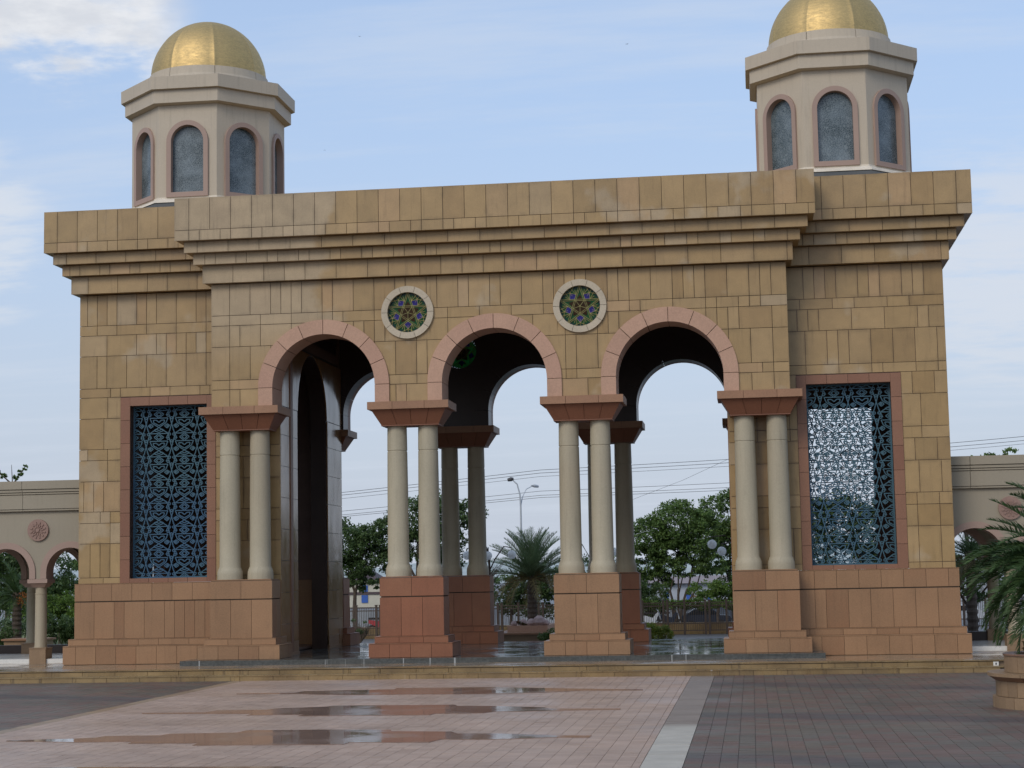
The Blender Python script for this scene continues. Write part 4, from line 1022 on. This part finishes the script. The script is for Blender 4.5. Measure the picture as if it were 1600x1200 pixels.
def frond_mesh(Lf, e0, bend, nl, ll, mat, key, vee=.5):
    """one feather leaf along +x: a tapering stalk and two ranks of narrow leaflets"""
    mb = MB(); pts = []; p = Vector((0, 0, 0)); n = 14
    for i in range(n + 1):
        a = e0 - bend * (i / n) ** 1.25; pts.append(p.copy()); p = p + Vector((cos(a), 0, sin(a))) * Lf / n
    mb.tube(pts, [.016 * Lf * (1 - .85 * i / n) for i in range(n + 1)], 5, 0)
    for s_ in (-1, 1):
        for k in range(nl):
            t = .12 + .88 * (k + random.random() * .7) / nl; i = min(n - 1, int(t * n)); f = t * n - i; q = pts[i].lerp(pts[i + 1], min(1, f)); d = (pts[i + 1] - pts[i]).normalized()
            up_ = Vector((0, 1, 0)).cross(d) * -1
            sw = radians(random.uniform(38, 58)) * (1 - .35 * t)
            dirv = (d * cos(sw) + Vector((0, s_, 0)) * sin(sw) + up_ * (vee * random.uniform(.3, 1.2))).normalized()
            l_ = ll * Lf * (sin(pi * min(.98, .18 + .80 * t)) ** .7) * random.uniform(.8, 1.15)
            w_ = d * .0105 * Lf
            tip = q + dirv * l_ + Vector((0, 0, -.18 * l_)); mid = q + dirv * l_ * .5
            mb.add([q - w_ * .5, q + w_ * .5, mid + w_ * .55, tip, mid - w_ * .55], [(0, 1, 2, 4), (4, 2, 3)], 0)
    return mb.mesh('frond', mat)
def palm(name, label, x, y, zc_, Lf, fronds, mats, tr, group=None, z0=0.0, ll=.23, nl=46):
    t = thing(name, label, 'palm tree', (x, y, 0), group); mb = MB(); n = 12
    prof = []
    for i in range(n + 1):
        z = z0 + (zc_ - z0) * i / n; prof += [(tr * (1.12 - .2 * i / n), z), (tr * (.92 - .2 * i / n), z + (zc_ - z0) / n * .55)]
    mb.lathe(prof, 12); mb.obj('trunk', 'bark', t)
    var = [frond_mesh(Lf * k, 0.0, b, nl, ll, mats[j], 0) for k, b, j in ((1, .9, 0), (1.05, 1.25, 0), (.95, .65, 0), (.92, 1.6, len(mats) - 1))]
    for az, el, v in fronds:
        o = link('frond', var[v], t, (0, 0, zc_ - .02), (random.uniform(-.3, .3), -el, az)); o.rotation_mode = 'XYZ'
    return t
fr = []
for i in range(64):
    u = i / 64; fr.append((i * 2.3999, radians(86 - 92 * u ** 1.3 + random.uniform(-6, 6)), random.choice((0, 2, 2)) if u < .8 else 3))
palm('date_palm', 'grey green date palm in the stone planter seen through the middle arch', -1.12, 14, 1.52, 1.42, fr, ['palmgrey', 'palmdry'], .13, z0=.1)
fr = []
for i in range(30):
    u = i / 30; fr.append((i * 2.3999 + .3, radians(80 - 80 * u + random.uniform(-8, 8)), random.choice((0, 1, 2))))
for az, el, v in ((176, 24, 0), (184, 12, 1), (170, 30, 1), (198, 18, 1), (190, 34, 1), (163, 14, 1), (208, 26, 1), (180, -4, 1), (216, 6, 1), (172, -14, 1), (202, -8, 1), (226, 20, 1), (187, -26, 0), (160, -6, 1), (233, -10, 1), (212, -24, 0), (178, 38, 3), (194, 2, 3), (220, 34, 3), (168, 4, 3), (183, 20, 1), (176, 4, 3), (190, -16, 1), (199, 30, 1), (206, 6, 1), (186, 28, 3), (196, -28, 1), (174, 16, 0)):
    fr.append((radians(az + random.uniform(-3, 3)), radians(el), v))
palm('date_palm', 'dark green feathery palm arching in from the right edge over the round planter', 7.93, -9.05, 1.60, 1.28, fr, ['palm'], .14, z0=.5, ll=.185, nl=74)
fr = [(i * 2.3999, radians(70 - 120 * i / 26 + random.uniform(-8, 8)), 3 if i > 12 else 0) for i in range(26)]
palm('date_palm', 'half dry brown palm seen through the right arcade arch', 8.98, 9.8, 1.85, 1.0, fr, ['palm', 'palmdry'], .12)
gpalm = palm('date_palm', 'green palm with orange fruit stalks inside the left arcade arch', -12.75, 10, 1.35, 1.05, [(i * 2.3999, radians(74 - 100 * i / 26 + random.uniform(-8, 8)), 0 if i % 2 else 1) for i in range(26)], ['palm'], .12)
M_['fruit'] = stone('orange_fruit', (.42, .14, .03), None, .6, .05, .2)
mb = MB()
for k in range(120):
    p = Vector((.25, -.2, 1.30)) + rand_dir() * random.uniform(.05, .17); p.z -= .1 * random.random(); mb.lathe([(.004, p.z - .015), (.014, p.z), (.004, p.z + .015)], 5, p.x, p.y)
mb.obj('fruit_bunch', 'fruit', gpalm)['kind'] = 'stuff'

def bush(name, label, cat, x, y, blobs, n, size, mat, group=None, stems=True):
    t = thing(name, label, cat, (x, y, 0), group)
    mb = MB()
    for b in blobs: mb.tube([(b[0] * .4, 0, -.02), (b[0] * .8, 0, b[2] * .6), (b[0], b[1], b[2])], [.02, .014, .006], 5)
    mb.obj('stem', 'bark', t); leaf_cloud(blobs, n, size, 'foliage', mat, t, .2, .9); return t
bush('shrub', 'dark bushy shrub at the foot of the broad tree in the right arch', 'shrub', 1.25, 20.5, [(-.3, 0, 1.1, .5, .4, .35), (.25, 0, 1.0, .5, .4, .3), (-.7, 0, .8, .5, .4, .35), (0, 0, .6, .7, .4, .3)], 7500, .045, 'leafdark')
bush('hedge', 'low clipped yellow green hedge sloping down beside the right arch', 'hedge', 2.2, 10.2, [(-.25, 0, .36, .22, .3, .17), (-.05, 0, .31, .22, .3, .15), (.15, 0, .25, .2, .3, .13), (-.1, 0, .15, .35, .3, .14)], 3200, .026, 'leafyellow')
bush('hedge', 'small dark hedge to the left of the right centre pedestal', 'hedge', -.3, 10.2, [(-.1, 0, .2, .2, .25, .14), (.15, 0, .22, .25, .25, .15)], 2200, .026, 'leaf')
tag(MB().box(1.95, 2.62, 9.7, 10.9, -.02, .085).obj('kerb', 'brick'), 'low red kerb round the yellow hedge', 'kerb')
tag(MB().box(-.95, .3, 9.7, 10.9, -.02, .085).obj('kerb', 'brick'), 'low red kerb in front of the small dark hedge', 'kerb')
hb = thing('hedge', 'leafy green climber hanging along the top of the fence', 'hedge', (0, 17.6, 0))
leaf_cloud([(x, 0, .71 + random.uniform(-.04, .05), .36, .16, random.uniform(.12, .16)) for x in [1.1 + .38 * i for i in range(8)]], 8500, .036, 'foliage', 'leafbright', hb, .2, .9)
MB().tube([(.9, 0, .02), (1.2, 0, .7), (4.0, 0, .7)], .02, 5).obj('stem', 'bark', hb)
ds = thing('dry_shrub', 'leafless brown shrub beside the left passage fence', 'shrub', (-5.35, 13.5, 0)); mb = MB()
for k in range(26):
    d = Vector((random.uniform(-.6, .6), random.uniform(-.4, .4), 1)).normalized(); l_ = random.uniform(.3, .6); m_ = d * l_ * .5 + Vector((random.uniform(-.05, .05), 0, 0))
    mb.tube([(0, 0, 0), m_, d * l_], [.012, .008, .003], 4)
    for _ in range(4): mb.tube([m_, m_ + Vector((random.uniform(-.15, .15), random.uniform(-.1, .1), random.uniform(.05, .2)))], [.006, .002], 4)
mb.obj('branch', 'twig', ds); leaf_cloud([(0, 0, .45, .25, .2, .25)], 220, .03, 'foliage', 'leafdark', ds)
bt = thing('bare_tree', 'bare twiggy tree beside the globe lamp left of the date palm', 'tree', (-1.95, 12.5, 0)); mb = MB()
mb.tube([(0, 0, 0), (.03, 0, .9), (.0, 0, 1.6)], [.05, .04, .025], 7)
for k in range(24):
    z = random.uniform(.9, 1.7); d = Vector((random.uniform(-1, 1), random.uniform(-.5, .5), random.uniform(.2, 1))).normalized(); l_ = random.uniform(.25, .6); s_ = Vector((0, 0, z)); m_ = s_ + d * l_ * .5 + Vector((0, 0, .04))
    mb.tube([s_, m_, s_ + d * l_], [.013, .008, .003], 4)
    for _ in range(3): mb.tube([m_, m_ + Vector((random.uniform(-.2, .2), random.uniform(-.1, .1), random.uniform(.0, .2)))], [.005, .002], 4)
mb.obj('branch', 'twig', bt)
# garden left of the gate
bush('shrub', 'bright green bush under the layered tree beside the left wing', 'shrub', -13.7, 15, [(-.4, 0, .95, .5, .4, .35), (.2, 0, 1.05, .5, .4, .4), (.7, 0, .9, .5, .4, .35), (0, .3, .5, .9, .4, .35), (-1.0, .2, .8, .6, .4, .4)], 9000, .042, 'leafbright')
lawn = tag(MB().box(-22, -7.9, 5.5, 40, -.054, -.02).obj('lawn', 'grass'), kind='structure')
bush('hedge', 'dark hedge on the lawn behind the left wing', 'hedge', -12.4, 12.2, [(-.5, 0, .62, .4, .3, .22), (.1, 0, .62, .45, .3, .22), (.7, 0, .62, .45, .3, .22), (-.2, 0, .35, .5, .3, .25), (.5, 0, .35, .5, .3, .25)], 9000, .032, 'leafdark')
bush('hedge', 'clipped dark hedge at the far left behind the arcade columns', 'hedge', -12.95, 9.6, [(-.5, 0, .5, .4, .3, .2), (0, 0, .45, .45, .3, .2), (-.3, 0, .25, .6, .3, .2)], 3000, .032, 'leafdark')
bush('shrub', 'pale grey green shrub behind the clipped hedge', 'shrub', -13.2, 11, [(-.4, 0, .62, .5, .3, .2), (.3, 0, .6, .5, .3, .2)], 2000, .032, 'palmgrey')
gpl = thing('stone_planter', 'pinkish stone planter box on the lawn left of the gate', 'planter', (-11.75, 8.3, 0))
MB().box(-.45, .45, -.3, .3, -.03, .36).obj('box', 'planter', gpl); MB().box(-.5, .5, -.35, .35, .3605, .40).obj('rim', 'slab', gpl)

# ------------------------------------------------------------------ round planter in the right foreground
PX, PY = 7.83, -9.05
rp = thing('round_planter', 'round stone planter with bench rim at the right edge of the photo', 'planter', (PX, PY, 0)); mb = MB()
mb.lathe([(.80, -.02), (.80, .125), (.79, .30), (.66, .385), (.66, .56), (.60, .56), (.60, .45)], 48, caps=False); core = mb.obj('planter_body', 'grout', rp)
def ring_tiles(name, mat, r0, r1, z0, z1, n, off=0.0, r2=None):
    key = (name, r0, z0, n)
    m_ = MB(); k = 3; vs_ = []; a0 = .0028 / r1; a1 = 2 * pi / n - .0028 / r1
    rb = r2 if r2 else r1
    for i in range(k + 1):
        q = a0 + (a1 - a0) * i / k
        vs_ += [(r0 * cos(q), r0 * sin(q), z0), (rb * cos(q), rb * sin(q), z0), (r0 * cos(q), r0 * sin(q), z1), (r1 * cos(q), r1 * sin(q), z1)]
    fs = []
    for i in range(k):
        o = 4 * i; fs += [(o, o + 4, o + 5, o + 1), (o + 1, o + 5, o + 7, o + 3), (o + 3, o + 7, o + 6, o + 2), (o + 2, o + 6, o + 4, o)]
    fs += [(0, 1, 3, 2), (4 * k, 4 * k + 2, 4 * k + 3, 4 * k + 1)]
    m_.add(vs_, fs); me = m_.mesh(name, mat)
    for i in range(n): link(name, me, rp, None, (0, 0, off + 2 * pi * i / n))
ring_tiles('base_stone', 'planter', .78, .865, 0, .125, 12, .1); ring_tiles('side_stone', 'planter', .77, .825, .130, .300, 32, .05)
ring_tiles('seat_underside', 'lip', .70, .905, .303, .352, 16, .0, r2=.835); ring_tiles('seat_stone', 'planter', .60, .915, .355, .392, 16, .0)
ring_tiles('drum_stone', 'planter', .62, .72, .395, .580, 16, .12); ring_tiles('drum_rim', 'lip', .60, .735, .583, .600, 16, .12)
MB().lathe([(.61, .50), (.60, .55), (.3, .575), (.05, .58)], 32).obj('soil', 'soil', rp)
cro = thing('croton', 'red and green leafed croton growing in the round planter', 'plant', (7.40, -9.35, .55)); leaf_cloud([(0, 0, .12, .13, .13, .10), (.14, -.05, .14, .13, .1, .10), (-.02, .1, .16, .1, .1, .1)], 420, .035, 'foliage', 'redleaf', cro, .1, .9)
MB().tube([(0, 0, 0), (0, 0, .15)], .012, 5).obj('stem', 'bark', cro)

# planter with the date palm behind the gate
mp_ = thing('stepped_planter', 'two tier stone planter with pink rocks under the date palm', 'planter', (-1.02, 12.6, 0))
MB().box(-.72, .62, -.6, 1.9, -.03, .20).obj('lower_tier', 'planter', mp_); MB().box(-.78, .68, -.66, 1.96, .2005, .24).obj('lower_rim', 'slab', mp_); MB().box(-.5, .46, -.3, 1.7, .2405, .40).obj('upper_tier', 'rose', mp_)
for k, (x_, s_, lab) in enumerate(((-.36, .085, 'smallest pink rock, at the left end of the stepped planter'), (-.16, .11, 'low pink rock beside the reddish groundcover on the stepped planter'), (.06, .12, 'pink rock just left of the palm trunk on the stepped planter'),
                              (.24, .17, 'tallest pink rock, right of the palm trunk on the stepped planter'), (.40, .10, 'pink rock at the right end of the stepped planter'))):
    rk = MB(); y_ = random.uniform(-.2, .05)
    rk.lathe([(s_ * .7, .395), (s_, .40 + s_ * .4), (s_ * .75, .40 + s_ * 1.0), (s_ * .25, .40 + s_ * 1.35)], 7, x_, y_, rot=random.random() * 3); tag(rk.obj('rock', 'pinkrock', None), lab, 'rock', 'pink rocks under the date palm').location = (-1.02, 12.6, 0)
fl_ = thing('flower_bed', 'low reddish groundcover on the planter under the date palm', 'plants', (-1.25, 12.5, .4)); leaf_cloud([(0, 0, .05, .22, .15, .07), (.2, 0, .04, .15, .1, .05)], 500, .025, 'foliage', 'redleaf', fl_, .1, .9)

# ------------------------------------------------------------------ fence, lamps, wires
def fence(label, x0, x1, y, step, zt):
    t = thing('steel_fence', label, 'fence', (0, y, 0), 'brown steel fences behind the gate'); x = x0; pk = MB(); i = 0
    pm = UB.get('post') or MB().box(-.028, .028, -.028, .028, -.03, zt + .03).box(-.036, .036, -.036, .036, zt + .031, zt + .055).mesh('post', 'metal'); UB['post'] = pm
    while x <= x1 + 1e-6:
        link('post', pm, t, (x, 0, 0))
        if i % 2: link('post', pm, t, (x + .105, 0, 0))
        if x + step <= x1 + 1e-6:
            for k in range(1, int(step / .047)): px_ = x + k * .047; pk.box(px_ - .006, px_ + .006, -.006, .006, .06, zt - .03)
        x += step; i += 1
    for z_ in (.08, .26, zt - .10, zt - .02): tile('rail', 'metal', t, x0, x1, -.012, .012, z_ - .012, z_ + .012)
    o = pk.obj('picket', 'metal', t); o['kind'] = 'stuff'
fence('brown steel picket fence behind the arches, under the climber', -8.4, 5.5, 17, .545, .82)
fence('brown steel picket fence behind the right arcade', 8.0, 14, 17.2, .545, .82)
tag(MB().box(-9, 6, 17.9, 18.05, -.05, .26).obj('low_wall', 'step'), 'low tan wall just behind the picket fence', 'wall')

def globe_lamp(x, y, zt, arms, label, pole_h):
    t = thing('globe_lamp', label, 'lamp', (x, y, 0), 'globe lamps behind the gate')
    MB().lathe([(.05, 0), (.05, .1), (.028, .16), (.024, pole_h), (.035, pole_h + .02), (.01, pole_h + .12)], 12).obj('pole', 'metal', t, True)
    for dx, dz, dy in arms:
        pts = [(0, 0, pole_h - .25), (dx * .25, dy * .25, pole_h + .02), (dx * .65, dy * .65, zt + dz + .19), (dx, dy, zt + dz + .16), (dx, dy, zt + dz + .09)]
        a = MB().tube(pts, [.018, .016, .014, .012, .012], 6).obj('arm', 'metal', t, True)
        g = MB()
        g.lathe([(.002, -.10)] + [(.10 * cos(q), .10 * sin(q)) for q in [radians(d) for d in range(-75, 91, 15)]], 20); go = g.obj('globe', 'globe', t, True); go.location = (dx, dy, zt + dz)
globe_lamp(4.22, 9, 2.18, [(-.78, 0, 0), (-.58, -.15, .3), (-.2, .0, .3), (.75, 0, 0)], 'globe lamp with curved arms partly behind the right end columns', 2.05)
globe_lamp(-1.74, 11, 2.07, [(.53, 0, 0), (-.52, 0, 0), (.02, -.02, -.35), (-.15, .0, .4)], 'globe lamp with white globes left of the date palm', 1.95)
globe_lamp(.62, 12, 2.10, [(.45, 0, 0), (-.45, 0, 0), (.0, .02, .4)], 'globe lamp hidden behind the right centre columns', 1.95)
globe_lamp(-3.3, 11.4, 2.07, [(.5, 0, 0), (-.5, 0, 0), (.1, 0, .4)], 'globe lamp hidden behind the left centre columns', 1.95)
stl = thing('street_light', 'tall grey street light with two curved arms above the date palm', 'street light', (-4.66, 40, 0))
MB().lathe([(.07, 0), (.05, 2), (.035, 4.3)], 10).obj('pole', 'pole', stl, True)
MB().tube([(0, 0, 4.28), (-.02, 0, 4.75), (-.12, 0, 5.15), (-.33, 0, 5.36)], [.034, .03, .028, .025], 8).obj('arm', 'pole', stl, True)
MB().tube([(0, 0, 4.28), (.05, .2, 4.65), (.18, .5, 4.98), (.38, .9, 5.12)], [.026, .02, .018, .016], 8).obj('arm', 'pole', stl, True)
MB().tube([(-.26, 0, 5.37), (-.36, 0, 5.36), (-.50, 0, 5.33)], [.05, .085, .06], 8).obj('lamp_head', 'darkmetal', stl); MB().tube([(.34, .85, 5.12), (.44, .95, 5.12), (.58, 1.1, 5.10)], [.04, .065, .05], 8).obj('lamp_head', 'pole', stl)
WG = 'overhead power lines behind the gate'
for lab, z0, z1, r in (('topmost power line crossing the sky under the arches', 5.50, 7.10, .014), ('second power line, just under the topmost', 5.38, 6.93, .014), ('third power line, close under the second', 5.22, 6.78, .010),
                    ('fourth power line, above the tree crowns', 4.65, 5.95, .012), ('lowest pair, upper power line', 4.48, 5.72, .012), ('lowest pair, bottom power line', 4.40, 5.58, .012)):
    pts = []
    for i in range(33):
        x = -40 + 70 * i / 32; u = (x + 14) / 27.5; z_ = z0 + (z1 - z0) * u; sag = .35 * sin(pi * ((x + 40) % 35) / 35) * -1 + .25
        pts.append((x, 50, z_ + sag))
    tag(MB().tube(pts, r, 4).obj('power_line', 'darkmetal'), lab, 'power line', WG)
tag(MB().tube([(-1.4, 49, 4.6), (1.4, 49, 5.6), (4.4, 49, 6.9)], .008, 4).obj('power_line', 'darkmetal'), 'thin slanting stay wire crossing the other power lines in the right arch', 'power line', WG)

# ------------------------------------------------------------------ far buildings, cars, hill, birds
hs = thing('gatehouse', 'cream house with a dark hipped roof and blue door through the left arch', 'house', (-17.6, 70, 0))
MB().box(-1.6, 1.6, 0, 3, -.05, 1.30).obj('wall', 'housewall', hs)
MB().frustum(0, 1.2, 1.42, 2.25, 1.05, 1.4, .03, .05).obj('roof', 'roofred', hs); MB().tube([(-.02, .0, 1.48), (-.02, .9, 2.0), (-.01, 1.15, 2.28)], .075, 5).obj('ridge', 'orange', hs)
MB().box(-1.65, 1.7, -.06, -.003, .66, .80).obj('band', 'roofred', hs); MB().box(-1.7, 1.7, -.12, -.003, 1.30, 1.40).obj('eaves', 'housewall', hs)
for k in range(9): MB().box(-1.0 + .25 * k, -.93 + .25 * k, -.2, -.125, 1.30, 1.42).obj('bracket', 'roofred', hs)
MB().box(.02, .34, -.05, -.0025, .82, 1.18).obj('window', 'blue', hs); MB().box(-.02, .34, -.05, -.0025, .20, .62).obj('door', 'blue', hs)
sh = thing('shop_row', 'low white shops with blue panels and a red sign behind the right trees', 'shop building', (1.6, 60, 0))
MB().box(-3, 3, 0, 3, -.05, 1.02).obj('wall', 'whitewall', sh); MB().frustum(0, 1.5, 1.03, 1.4, 3.3, 1.8, 2.9, .2).obj('roof', 'roofshop', sh)
for x_ in (-1.7, -.58, .42): MB().box(x_, x_ + .22, -.06, -.003, .2, .62).obj('panel', 'blue', sh)
MB().box(-.30, .40, -.06, -.003, .22, .62).obj('sign_board', 'whitewall', sh)
mb = MB()
for k in range(9): mb.bar((-.28 + .07 * k, .34 + .05 * (k % 2)), (-.22 + .07 * k, .44 - .05 * (k % 3)), .05, -.08, -.062)
mb.obj('sign_marking', 'red', sh)
tag(MB().box(-9, 7, 24.6, 24.8, -.05, .62).obj('boundary_wall', 'whitewall'), 'long whitewashed boundary wall behind the fence and parked cars', 'wall')
tree('tree', 'dark bushy tree standing behind the dry palm in the right arcade arch', 9.35, 13.5, .7, [(-.5, 0, 1.5, .6, .5, .45), (.3, 0, 1.75, .7, .5, .5), (.9, 0, 1.4, .6, .5, .5), (.2, 0, 1.1, .9, .5, .3)], 9000, .046, 'leafdark', .07, 1)
tag(MB().box(9, 16, 32, 36, -.05, 1.1).box(8.9, 16.1, 31.9, 36.1, 1.101, 1.25).obj('white_building', 'whitewall'), 'plain white building behind the right arcade', 'building')
tag(MB().box(-19, -13, 34, 38, -.05, 2.0).box(-19.1, -12.9, 33.9, 38.1, 2.001, 2.2).obj('white_building', 'whitewall'), 'plain white building behind the left garden trees', 'building')
def car(x, y, mat, label, rz):
    t = thing('parked_car', label, 'car', (x, y, 0), 'cars parked behind the fence', rz); sc_ = .62
    def prof(pts, w, name, m, z=0):
        v_, f_ = extrude2d([(a * sc_, b * sc_) for a, b in pts], [], -w * sc_, w * sc_); mb = MB(); mb.add(v_, f_); return mb.obj(name, m, t, fix=True)
    prof([(-1.1, .22), (1.1, .22), (1.14, .42), (1.08, .55), (.62, .60), (.28, .86), (-.55, .88), (-.95, .62), (-1.12, .56)], .43, 'body', mat)
    prof([(-.86, .61), (.54, .61), (.25, .82), (-.52, .84)], .435, 'side_window', 'carglass')
    for sx in (-.68, .68):
        for sy in (-1, 1):
            w_ = MB(); v_, f_ = extrude2d(circle(sx * sc_, .18 * sc_, .18 * sc_, 18), [], sy * .40 * sc_ - .03, sy * .40 * sc_ + .035); w_.add(v_, f_); wo_ = w_.obj('wheel', 'rubber', t, fix=True)
            h_ = MB(); v_, f_ = extrude2d(circle(sx * sc_, .18 * sc_, .10 * sc_, 12), [], sy * .40 * sc_ - .036, sy * .40 * sc_ + .04); h_.add(v_, f_); h_.obj('rim', 'pole', wo_, fix=True)
car(2.95, 21.5, 'carblue', 'dark blue car behind the fence under the right arch', 0.05)
car(9.95, 21.5, 'carwhite', 'white car with its wheel showing past the right wing', pi + .05)
def scooter(x, y, mat, label):
    t = thing('motor_scooter', label, 'motorcycle', (x, y, 0), 'scooters parked behind the fence')
    for sx in (-.32, .32):
        w_ = MB(); v_, f_ = extrude2d(circle(sx, .15, .15, 16), [circle(sx, .15, .10, 16)], -.03, .03); w_.add(v_, f_); w_.obj('wheel', 'rubber', t, fix=True)
    b_ = MB(); v_, f_ = extrude2d([(-.40, .34), (-.05, .20), (.12, .20), (.24, .46), (.19, .50), (.06, .34), (-.10, .40), (-.42, .44)], [], -.06, .06); b_.add(v_, f_); b_.obj('body', mat, t, fix=True)
    MB().tube([(.32, 0, .15), (.22, 0, .52), (.14, 0, .60)], .018, 6).obj('fork', 'pole', t); MB().tube([(.14, -.16, .60), (.16, 0, .58), (.14, .16, .60)], .014, 6).obj('handlebar', 'darkmetal', t)
    MB().box(-.42, .02, -.06, .06, .445, .50).obj('seat', 'rubber', t)
scooter(1.45, 20, 'carwhite', 'pale scooter behind the fence by the yellow hedge'); scooter(1.95, 20.3, 'carblue', 'dark scooter behind the fence beside the pale one'); scooter(-5.85, 18.8, 'red', 'red scooter behind the left passage fence')
hl = MB(); nx, ny = 60, 10; vs_ = []
for j in range(ny):
    for i in range(nx):
        x_ = -420 + 640 * i / (nx - 1); y_ = 330 + 22 * j; u = j / (ny - 1)
        vs_.append((x_, y_, -1 + 9.5 * u * (.72 + .28 * sin(x_ * .017 + 1) + .16 * sin(x_ * .051)) + random.uniform(-.4, .4)))
hl.add(vs_, [(j * nx + i, j * nx + i + 1, (j + 1) * nx + i + 1, (j + 1) * nx + i) for j in range(ny - 1) for i in range(nx - 1)])
tag(hl.obj('hill', 'hill', None, True), kind='structure')
def bird(x, y, z, s_, label, rz):
    t = thing('bird', label, 'bird', (x, y, z), 'small birds in the sky', rz)
    MB().tube([(0, -.5 * s_, 0), (0, -.25 * s_, .03 * s_), (0, .2 * s_, .02 * s_), (0, .55 * s_, 0)], [.02 * s_, .10 * s_, .09 * s_, .02 * s_], 8).obj('body', 'bird', t, True)
    for sx in (-1, 1): MB().add([(0, -.18 * s_, .05 * s_), (sx * .5 * s_, -.1 * s_, .22 * s_), (sx * 1.0 * s_, .15 * s_, .10 * s_), (sx * .45 * s_, .16 * s_, .18 * s_), (0, .18 * s_, .05 * s_)], [(0, 1, 3, 4), (1, 2, 3)]).obj('wing', 'bird', t)
bird(-10.93, 40, 23.65, .075, 'tiny dark bird in the sky between the left dome and the middle', .6); bird(.0, 40, 22.69, .09, 'tiny dark bird in the sky left of the right dome', -.4); bird(-17.19, 60, 23.9, .08, 'tiny dark bird low over the parapet right of the left turret', .2)

# ------------------------------------------------------------------ scale the model to metres
for o in list(sc.objects):
    if o.parent is None and o.type in ('MESH', 'EMPTY'):
        o.location = o.location * S; o.scale = o.scale * S
